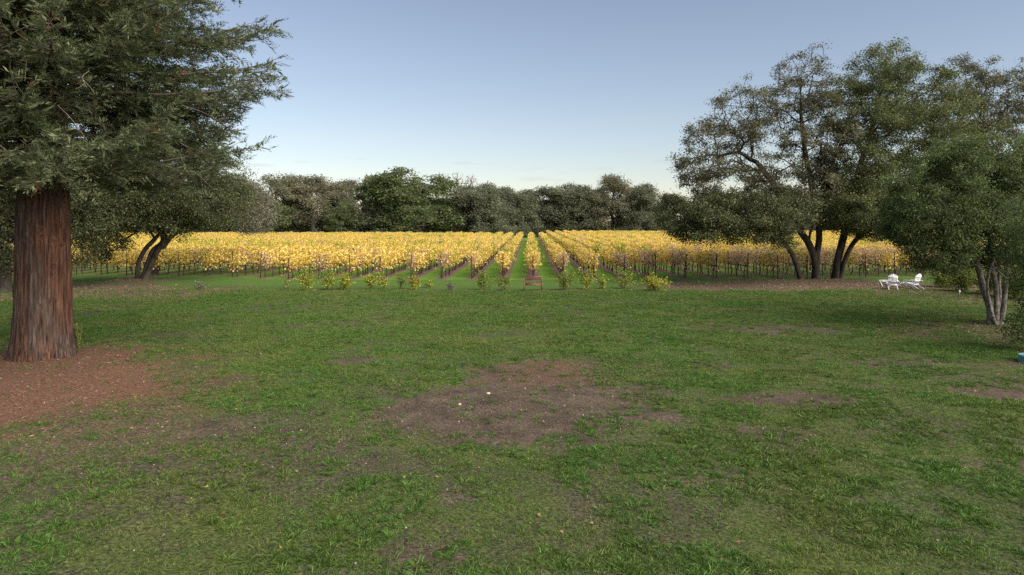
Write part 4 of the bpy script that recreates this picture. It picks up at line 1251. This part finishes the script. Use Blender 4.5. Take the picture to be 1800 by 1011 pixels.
GB = 'young shrubs in the bed before the vineyard'
for q, (px, py, w, h, dn, mt, lb) in enumerate([
    (537, 511, 30, 33, 16, M_shrub, 'compact yellow-green shrub, leftmost in the bed'),
    (574, 509, 30, 30, 11, M_shrub, 'thin upright green shrub, second from the left in the bed'),
    (604, 509, 36, 30, 14, M_shrub, 'yellow-tipped shrub, third from the left in the bed'),
    (652, 509, 36, 29, 11, M_shrub, 'loose green shrub, fourth from the left in the bed'),
    (676, 508, 24, 26, 9, M_shrub, 'wispy green shrub, fifth from the left in the bed'),
    (704, 508, 22, 28, 7, M_hedge, 'sparse dark green shrub close left of a bright yellow one'),
    (728, 508, 28, 27, 15, M_shrub_y, 'bright yellow-green shrub left of the empty middle of the bed'),
    (754, 504, 10, 12, 8, M_shrub, 'tiny green sapling between the yellow shrub and a brown stub'),
    (793, 509, 22, 14, 4, M_lichen, 'low brown nearly leafless shrub stub'),
    (848, 509, 30, 32, 12, M_bed, 'dark green shrub with a bare stem, left of the bench'),
    (884, 509, 32, 28, 8, M_bed, 'thin green shrub next to the bench on its left side'),
    (992, 510, 34, 32, 14, M_bed, 'dense dark green shrub right of the bench'),
    (1032, 509, 40, 34, 9, M_shrub, 'airy yellow-green shrub, second right of the bench'),
    (1060, 507, 24, 20, 6, M_shrub, 'low sparse shrub between two airy shrubs right of the bench'),
    (1095, 507, 36, 34, 7, M_shrub, 'tall airy yellow-green shrub, left of the widest yellow shrub'),
    (1150, 511, 62, 28, 13, M_shrub_y, 'widest bright yellow shrub at the right end of the bed')]):
    shrub(px, py, w, h, dn, mt, lb, 300 + q, group=GB)
shrub(352, 510, 24, 12, 4, M_lichen, 'low dark twiggy bush on the grass beside the leaning oak', 330, name='twiggy_bush')
shrub(505, 509, 12, 22, 3, M_shrub, 'spindly bare sapling left of the shrub bed', 331, name='sapling')
GH = 'hedge bushes along the right side'
for q, (px, py, w, h, lb) in enumerate([(1660, 506, 56, 40, 'hedge bush just right of the white chairs'), (1695, 513, 62, 44, 'hedge bush left of the pale stems'), (1735, 519, 66, 48, 'hedge bush right behind the pale stems'),
                                        (1782, 525, 72, 52, 'hedge bush right of the pale stems'), (1835, 531, 84, 56, 'hedge bush at the right edge')]):
    shrub(px, py, w, h, 26, M_hedge, lb, 340 + q, name='hedge_bush', group=GH, leaf=.10)

# ------------------------------------------------------------------ garden furniture
M_white = plain_mat('white_paint', (0.56, 0.57, 0.59), (0.66, 0.66, 0.67), 9, 0.55)
M_bench = plain_mat('bench_wood', (0.075, 0.032, 0.018), (0.150, 0.068, 0.038), 8, 0.6)
M_teal = plain_mat('teal_plastic', (0.10, 0.26, 0.28), (0.15, 0.34, 0.35), 6, 0.45)
M_stone = plain_mat('pale_stone', (0.30, 0.23, 0.15), (0.46, 0.38, 0.28), 20, 0.85)


def adirondack(loc, heading, label):
    """faces local +Y"""
    t = empty('adirondack_chair', loc, heading); tag(t, label, 'chair', 'white garden chairs')
    for s in (-1, 1):
        x = s * 0.27
        # long side rail running from the seat front down to the ground behind
        prof = [(0.36, 0.37), (0.40, 0.30), (0.30, 0.26), (-0.22, 0.13), (-0.46, 0.0), (-0.58, 0.0), (-0.50, 0.08), (-0.18, 0.25), (0.10, 0.33)]
        nn = len(prof)
        V = np.array([(x + dx, y, z_) for dx in (-0.014, 0.014) for y, z_ in prof])
        me = bpy.data.meshes.new('rear_leg')
        me.from_pydata(V.tolist(), [], [list(range(nn))[::-1], list(range(nn, 2 * nn))] + [[k, (k + 1) % nn, nn + (k + 1) % nn, nn + k] for k in range(nn)])
        me.materials.append(M_white)
        link('rear_leg', me, t)
        link('front_leg', boxes_mesh('front_leg', [((s * 0.305, 0.33, 0.275), (0.035, 0.10, 0.55), None)], M_white), t)
        arm = [(0.24, -0.42), (0.37, -0.40), (0.40, 0.20), (0.42, 0.42), (0.36, 0.47), (0.27, 0.45), (0.25, 0.1)]
        nn = len(arm)
        V = np.array([(s * ax, ay, az) for az in (0.552, 0.577) for ax, ay in arm])
        me = bpy.data.meshes.new('armrest')
        me.from_pydata(V.tolist(), [], [list(range(nn))[::-1], list(range(nn, 2 * nn))] + [[k, (k + 1) % nn, nn + (k + 1) % nn, nn + k] for k in range(nn)])
        me.materials.append(M_white)
        link('armrest', me, t)
    for k in range(5):
        y = 0.36 - k * 0.105
        link('seat_slat', boxes_mesh('seat_slat', [((0, y, 0.385 - k * 0.026), (0.60, 0.088, 0.020), np.array([[1, 0, 0], [0, .97, -.24], [0, .24, .97]]))], M_white), t)
    lens = [0.68, 0.755, 0.80, 0.82, 0.80, 0.755, 0.68]
    for k, L in enumerate(lens):
        xb = (k - 3) * 0.074; xt = (k - 3) * 0.088
        a = np.array([xb, -0.14, 0.26]); dv = unit(np.array([0, -0.34, 0.94]))
        e = a + dv * L + [xt - xb, 0, 0]
        link('back_slat', boxes_mesh('back_slat', [bar(a, e, 0.070, 0.018, (0, 1, .36)), ((e + a) / 2 + dv * L * .5, (0.05, 0.017, 0.02), None)], M_white), t)
    link('back_brace', boxes_mesh('back_brace', [((0, -0.185, 0.30), (0.56, 0.035, 0.085), None)], M_white), t)
    link('back_brace', boxes_mesh('back_brace', [((0, -0.275, 0.535), (0.74, 0.075, 0.032), None)], M_white), t)
    link('back_brace', boxes_mesh('back_brace', [((0, -0.36, 0.82), (0.54, 0.035, 0.06), None)], M_white), t)
    t.scale = (0.99, 0.99, 1.01)
    return t


def ottoman(loc, heading, label):
    t = empty('footstool', loc, heading); tag(t, label, 'footstool', 'white slatted footstools')
    for s in (-1, 1):
        x = s * 0.24
        prof = [(0.24, 0.36), (0.28, 0.30), (0.20, 0.29), (-0.06, 0.27), (-0.40, 0.0), (-0.50, 0.0), (-0.12, 0.33), (0.0, 0.36)]
        nn = len(prof)
        V = np.array([(x + dx, y, z_) for dx in (-0.014, 0.014) for y, z_ in prof])
        me = bpy.data.meshes.new('side_rail')
        me.from_pydata(V.tolist(), [], [list(range(nn))[::-1], list(range(nn, 2 * nn))] + [[k, (k + 1) % nn, nn + (k + 1) % nn, nn + k] for k in range(nn)])
        me.materials.append(M_white)
        link('side_rail', me, t)
        link('leg', boxes_mesh('leg', [((s * 0.272, 0.20, 0.165), (0.032, 0.09, 0.33), None)], M_white), t)
    for k in range(5):
        y = 0.24 - k * 0.092
        zt = 0.374 if k < 3 else 0.374 - (k - 2) * 0.035
        link('seat_slat', boxes_mesh('seat_slat', [((0, y, zt), (0.58, 0.08, 0.02), None)], M_white), t)
    return t


def gz(x, y): return float(height(x, y))


c1 = gnd(1568, 510); adirondack((c1[0], c1[1], gz(*c1)), R(-20), 'white slatted garden chair seen from behind, the left of the pair')
c2 = gnd(1606, 509.5); adirondack((c2[0], c2[1], gz(*c2)), R(24), 'white slatted garden chair turned sideways, the right of the pair')
c3 = gnd(1586, 507); ottoman((c3[0], c3[1], gz(*c3)), R(-118), 'white slatted footstool between the two white chairs')
c4 = gnd(1558, 505); ottoman((c4[0] - .1, c4[1] + .25, gz(*c4)), R(-5), 'white slatted footstool half hidden at the left of the left chair')

# bench
bx = gnd(937, 510.5)
bt = empty('garden_bench', (bx[0], bx[1], gz(*bx))); tag(bt, 'brown wooden bench with lattice back facing the lawn before the central vine row', 'bench')
bw, bh = 1.24, 0.90
for s in (-1, 1):
    link('leg', boxes_mesh('leg', [((s * (bw / 2 - .03), -.26, .31), (.06, .06, .62), None)], M_bench), bt)
    link('leg', boxes_mesh('leg', [((s * (bw / 2 - .03), .24, .44), (.055, .055, .88), None)], M_bench), bt)
    link('armrest', boxes_mesh('armrest', [((s * (bw / 2 - .03), -.03, .637), (.07, .56, .032), None)], M_bench), bt)
    link('side_rail', boxes_mesh('side_rail', [((s * (bw / 2 - .03), -.01, .385), (.035, .43, .06), None)], M_bench), bt)
link('front_rail', boxes_mesh('front_rail', [((0, -.262, .385), (bw - .122, .035, .07), None)], M_bench), bt)
for k in range(6):
    link('seat_slat', boxes_mesh('seat_slat', [((0, -.22 + k * .08, .432), (bw - .13, .066, .022), None)], M_bench), bt)
link('top_rail', boxes_mesh('top_rail', [((0, .24, .885), (bw + .02, .05, .055), None)], M_bench), bt)
link('middle_rail', boxes_mesh('middle_rail', [((0, .24, .66), (bw - .12, .03, .035), None)], M_bench), bt)
link('bottom_rail', boxes_mesh('bottom_rail', [((0, .24, .475), (bw - .12, .03, .035), None)], M_bench), bt)
for k in range(9):
    x0 = -bw / 2 + .09 + k * (bw - .18) / 8
    link('back_slat', boxes_mesh('back_slat', [((x0, .243, .77), (.045, .018, .185), None)], M_bench), bt)
for k in range(8):
    x0 = -bw / 2 + .09 + k * (bw - .18) / 8; x1 = x0 + (bw - .18) / 8
    link('lattice_bar', boxes_mesh('lattice_bar', [bar((x0, .236, .68), (x1, .236, .86), .030, .022, (0, 1, 0))], M_bench), bt)
    link('lattice_bar', boxes_mesh('lattice_bar', [bar((x0, .250, .86), (x1, .250, .68), .030, .022, (0, 1, 0))], M_bench), bt)
    if k % 2 == 0:
        link('lattice_bar', boxes_mesh('lattice_bar', [bar((x0, .24, .492), (x1, .24, .645), .030, .022, (0, 1, 0))], M_bench), bt)
    else:
        link('lattice_bar', boxes_mesh('lattice_bar', [bar((x0, .24, .645), (x1, .24, .492), .030, .022, (0, 1, 0))], M_bench), bt)

# teal ribbed tub at the right edge
tg = gnd(1834, 643)
prof = [(0.0, 0.02)]
zr_ = np.linspace(0, 0.235, 49)
prof = [(0.40 + 0.02 * math.sin(k_ / 48 * 2 * math.pi * 5 - 1.57), z_) for k_, z_ in enumerate(zr_)] + [(0.415, 0.245), (0.40, 0.252), (0.375, 0.247), (0.36, 0.235), (0.18, 0.226), (0.0, 0.224)]
prof = np.array(prof); ns = 56
th = np.linspace(0, 2 * np.pi, ns, endpoint=False)
V = np.stack([prof[:, 0][:, None] * np.cos(th), prof[:, 0][:, None] * np.sin(th), np.repeat(prof[:, 1][:, None], ns, 1)], -1).reshape(-1, 3)
i = np.arange(len(prof) - 1)[:, None] * ns; j = np.arange(ns)[None]; j2 = (j + 1) % ns
tub = empty('ribbed_tub', (tg[0], tg[1] + .4, gz(tg[0], tg[1]) - .01)); tag(tub, 'teal ribbed round plastic tub on the grass at the right edge', 'tub')
allf = np.stack([i + j, i + j2, i + ns + j2, i + ns + j], -1)
link('side', mesh_arrays('side', V, [allf[:51].reshape(-1, 4)], [M_teal], smooth=True), tub)
link('lid', mesh_arrays('lid', V, [allf[51:].reshape(-1, 4)], [plain_mat('teal_lid', (0.05, 0.12, 0.11), (0.08, 0.17, 0.155), 5, 0.6)], smooth=True), tub)


def stone(px, py, s, label, seed, mat_=M_stone):
    rg = np.random.default_rng(seed)
    g = gnd(px, py)
    import bmesh
    bm = bmesh.new(); bmesh.ops.create_icosphere(bm, subdivisions=2, radius=1)
    for v in bm.verts:
        v.co *= 1 + 0.25 * (float(vnoise(v.co.x * 1.7 + seed, v.co.y * 1.7 + v.co.z, 3)) - .5)
        v.co.x *= s * 1.3; v.co.y *= s; v.co.z *= s * .6
    me = bpy.data.meshes.new('stone'); bm.to_mesh(me); bm.free(); me.materials.append(mat_)
    for p_ in me.polygons: p_.use_smooth = True
    tag(link('stone', me, None, (g[0], g[1], gz(*g) + s * .35)), label, 'stone')


stone(858, 688, .05, 'pale yellowish stone near the top of the bare soil patch', 3)
stone(808, 708, .036, 'small white stone at the left of the bare soil patch', 4)
# small white marker by the hedge
wg = gnd(1686, 519)
mk = empty('path_light', (wg[0], wg[1], gz(*wg))); tag(mk, 'small white garden marker standing in the grass before the hedge', 'garden light')
tb = Tubes(8); tb.add(np.array([[0, 0, 0], [0.01, 0, .10], [.02, 0, .2]]), [.012, .012, .012]); link('stake', tb.mesh('stake', M_white), mk)
tb = Tubes(10); tb.add(np.array([[.015, 0, .11], [.018, 0, .13], [.03, 0, .25], [.032, 0, .28]]), [.03, .045, .05, .02]); link('cap', tb.mesh('cap', M_white), mk)

# ------------------------------------------------------------------ lawn grass, leaf litter
M_blade = leaf_mat('grass_blade', [(0.0, (0.036, 0.086, 0.013)), (0.5, (0.074, 0.165, 0.022)), (0.85, (0.125, 0.220, 0.040)), (1.0, (0.22, 0.21, 0.09))], 0.4, patch=(0.26, 0.43, 0.57, [(0.0, (0.060, 0.098, 0.018)), (0.6, (0.132, 0.186, 0.034)), (1.0, (0.23, 0.22, 0.09))]), tint=0.25)
M_clump = leaf_mat('grass_clump', [(0.0, (0.030, 0.078, 0.012)), (0.5, (0.068, 0.155, 0.020)), (1.0, (0.120, 0.215, 0.040))], 0.35, patch=(0.3, 0.45, 0.6, [(0.0, (0.040, 0.075, 0.012)), (0.5, (0.090, 0.140, 0.024)), (1.0, (0.15, 0.195, 0.045))]), tint=0.35)


def tuft(seed, nb_, w, h, lw, mat_, spread=0.9):
    rg = np.random.default_rng(seed)
    a = rg.uniform(0, 6.28, nb_); r_ = w * np.sqrt(rg.random(nb_))
    base_ = np.stack([r_ * np.cos(a), r_ * np.sin(a), np.zeros(nb_)], 1)
    d_ = unit(np.stack([np.cos(a) * rg.uniform(.1, spread, nb_) + rg.normal(0, .3, nb_), np.sin(a) * rg.uniform(.1, spread, nb_) + rg.normal(0, .3, nb_), np.full(nb_, .75)], 1))
    L = h * rg.uniform(.5, 1.2, nb_)[:, None]
    s_ = unit(np.cross(d_, rg.normal(size=(nb_, 3)))) * lw
    m_ = base_ + d_ * L * .5
    e_ = base_ + d_ * L + np.stack([d_[:, 0], d_[:, 1], -0.5 * np.ones(nb_)], 1) * L * .3
    V = np.stack([base_ - s_ * .4, base_ + s_ * .4, m_ + s_ * .5, e_, m_ - s_ * .5], 1).reshape(-1, 3)
    q = np.arange(nb_) * 5
    quads = np.stack([q, q + 1, q + 2, q + 4], 1); tris = np.stack([q + 4, q + 2, q + 3], 1)
    rn = rg.random(nb_)
    return mesh_arrays('tuft', V, [quads, tris], [mat_], {'rnd': np.concatenate([rn, rn]), 'clump': np.full(2 * nb_, rg.random())})


tufts = [tuft(s, 18, .07, .05, .0055, M_blade) for s in range(4)]
clumps = [tuft(20 + s, 26, .06, .085, .009, M_clump, 1.4) for s in range(5)]
rgg = np.random.default_rng(404)


def wedge(n_, y0, y1, p_):
    """points in the view wedge, density falling with distance as y^-p"""
    u_ = rgg.random(n_)
    e = 2 - p_
    y = (y0 ** e + u_ * (y1 ** e - y0 ** e)) ** (1 / e)
    x = rgg.uniform(-1, 1, n_) * (0.86 * y + 2.5)
    return x, y


x, y = wedge(175000, 6.5, 46.0, 0.85)
zb, zr, zl = zones(x, y)
keep = rgg.random(len(x)) < (1 - 0.96 * np.clip(zb * 1.4, 0, 1)) * (1 - .95 * np.clip(zr * 1.2, 0, 1)) * (1 - .8 * zl) * (0.35 + .75 * sstep(.36, .58, fbm(x * 1.0, y * .8, 33, 5))) * (1 - .6 * dryness(x, y))
x, y = x[keep], y[keep]
s_ = (0.8 + 0.03 * y) * rgg.uniform(.6, 1.25, len(x)) * (0.65 + .7 * fbm(x * .8, y * .8, 35))
tag(scatter('grass', np.stack([x, y, height(x, y) - .003], 1), rgg.uniform(0, 6.28, len(x)), s_, rgg.integers(0, 4, len(x)), tufts, tilt=rgg.normal(0, .12, (len(x), 2))), 'short patchy lawn grass', 'grass', kind='stuff')
print('grass', len(x))
x, y = wedge(150000, 6.5, 46.0, 1.0)
zb, zr, zl = zones(x, y)
cn = fbm(x * 1.1, y * 1.1, 37, 5)
keep = rgg.random(len(x)) < (sstep(.43, .58, cn) * (.5 + .5 * sstep(-6, 5, x)) * (1 - .45 * dryness(x, y)) + .03) * (1 - .85 * zb) * (1 - .97 * np.clip(zr * 1.1, 0, 1)) * (1 - .9 * zl)
x, y = x[keep], y[keep]
s_ = (.4 + 1.05 * rgg.random(len(x)) ** 1.8) * (1 + .006 * y)
tag(scatter('grass_clumps', np.stack([x, y, height(x, y) - .003], 1), rgg.uniform(0, 6.28, len(x)), s_, rgg.integers(0, 5, len(x)), clumps, tilt=rgg.normal(0, .1, (len(x), 2))), 'brighter green clumps of coarse grass in the lawn', 'grass', kind='stuff')
print('clumps', len(x))

M_fallen = leaf_mat('fallen_leaf', [(0.0, (0.09, 0.042, 0.024)), (0.5, (0.20, 0.105, 0.055)), (0.85, (0.25, 0.15, 0.09)), (1.0, (0.32, 0.23, 0.15))], 0.15, tint=0.2)
x, y = wedge(520, 8.0, 34.0, 0.8)
pk = rgg.random(len(x)) < 0.35 + 0.65 * (x < 1)
x, y = x[pk], y[pk]
n_ = len(x)
V, F = leaves(np.stack([x, y, height(x, y) + .03], 1), .068 * rgg.uniform(.5, 1.2, n_), aspect=.8, fold=.22, up=1.2, rg=rgg)
tag(link('fallen_leaves', mesh_arrays('fallen_leaves', V, [F], [M_fallen], {'rnd': rgg.random(n_), 'clump': rgg.random(n_)})), 'scattered tan and rust fallen leaves on the near lawn', 'leaves', kind='stuff')
M_lit = leaf_mat('litter', [(0.0, (0.06, 0.036, 0.022)), (0.5, (0.15, 0.10, 0.06)), (0.85, (0.23, 0.165, 0.105)), (1.0, (0.30, 0.23, 0.15))], 0.1, tint=0.2)
x = np.concatenate([rgg.uniform(-42, -17, 14000), rgg.uniform(8, 40, 26000), rgg.uniform(14, 28, 6000)]); y = np.concatenate([rgg.uniform(37, 53, 14000), rgg.uniform(38, 54, 26000), rgg.uniform(24, 34, 6000)])
zb, zr, zl = zones(x, y)
k_ = rgg.random(len(x)) < zl * .9 + .015
x, y = x[k_], y[k_]; n_ = len(x)
V, F = leaves(np.stack([x, y, height(x, y) + .02], 1), .085 * rgg.uniform(.5, 1.3, n_), aspect=.7, fold=.15, up=1.4, rg=rgg)
tag(link('leaf_litter', mesh_arrays('leaf_litter', V, [F], [M_lit], {'rnd': rgg.random(n_), 'clump': rgg.random(n_)})), 'brown oak leaf litter under the tree crowns', 'leaf litter', kind='stuff')
# redwood duff: thin needles and twigs
M_duff = leaf_mat('duff', [(0.0, (0.07, 0.028, 0.018)), (0.5, (0.17, 0.085, 0.055)), (0.93, (0.26, 0.15, 0.10)), (1.0, (0.34, 0.24, 0.17))], 0.05, tint=0.2)
x = rgg.uniform(-23, -7, 42000); y = rgg.uniform(12.5, 27, 42000)
zb, zr, zl = zones(x, y)
k_ = rgg.random(len(x)) < zr * .85 + zl * .12
x, y = x[k_], y[k_]; n_ = len(x)
dd = rgg.normal(size=(n_, 3)) * [1, 1, .12]
V, F = leaves(np.stack([x, y, height(x, y) + .012], 1), 0.08 * rgg.uniform(.4, 1.6, n_), aspect=.16, dirs=dd, up=1.5, rg=rgg)
tag(link('redwood_duff', mesh_arrays('redwood_duff', V, [F], [M_duff], {'rnd': rgg.random(n_), 'clump': rgg.random(n_)})), 'rust-brown needles and twigs shed around the redwood', 'needle litter', kind='stuff')
# pale specks, clods and petals in the soil
M_speck = leaf_mat('speck', [(0.0, (0.05, 0.04, 0.033)), (0.6, (0.20, 0.17, 0.145)), (0.97, (0.26, 0.22, 0.18)), (1.0, (0.36, 0.32, 0.28))], 0.0, tint=0.2)
x, y = wedge(26000, 7.5, 30.0, 0.8)
zb, zr, zl = zones(x, y)
k_ = rgg.random(len(x)) < zb * .7 + .004
x, y = x[k_], y[k_]; n_ = len(x)
V, F = leaves(np.stack([x, y, height(x, y) + .012], 1), .028 * rgg.uniform(.4, 1.6, n_), aspect=.9, fold=.3, up=1.0, rg=rgg)
tag(link('gravel', mesh_arrays('gravel', V, [F], [M_speck], {'rnd': rgg.random(n_), 'clump': rgg.random(n_)})), 'grey grit and clods on the bare soil', 'gravel', kind='stuff')
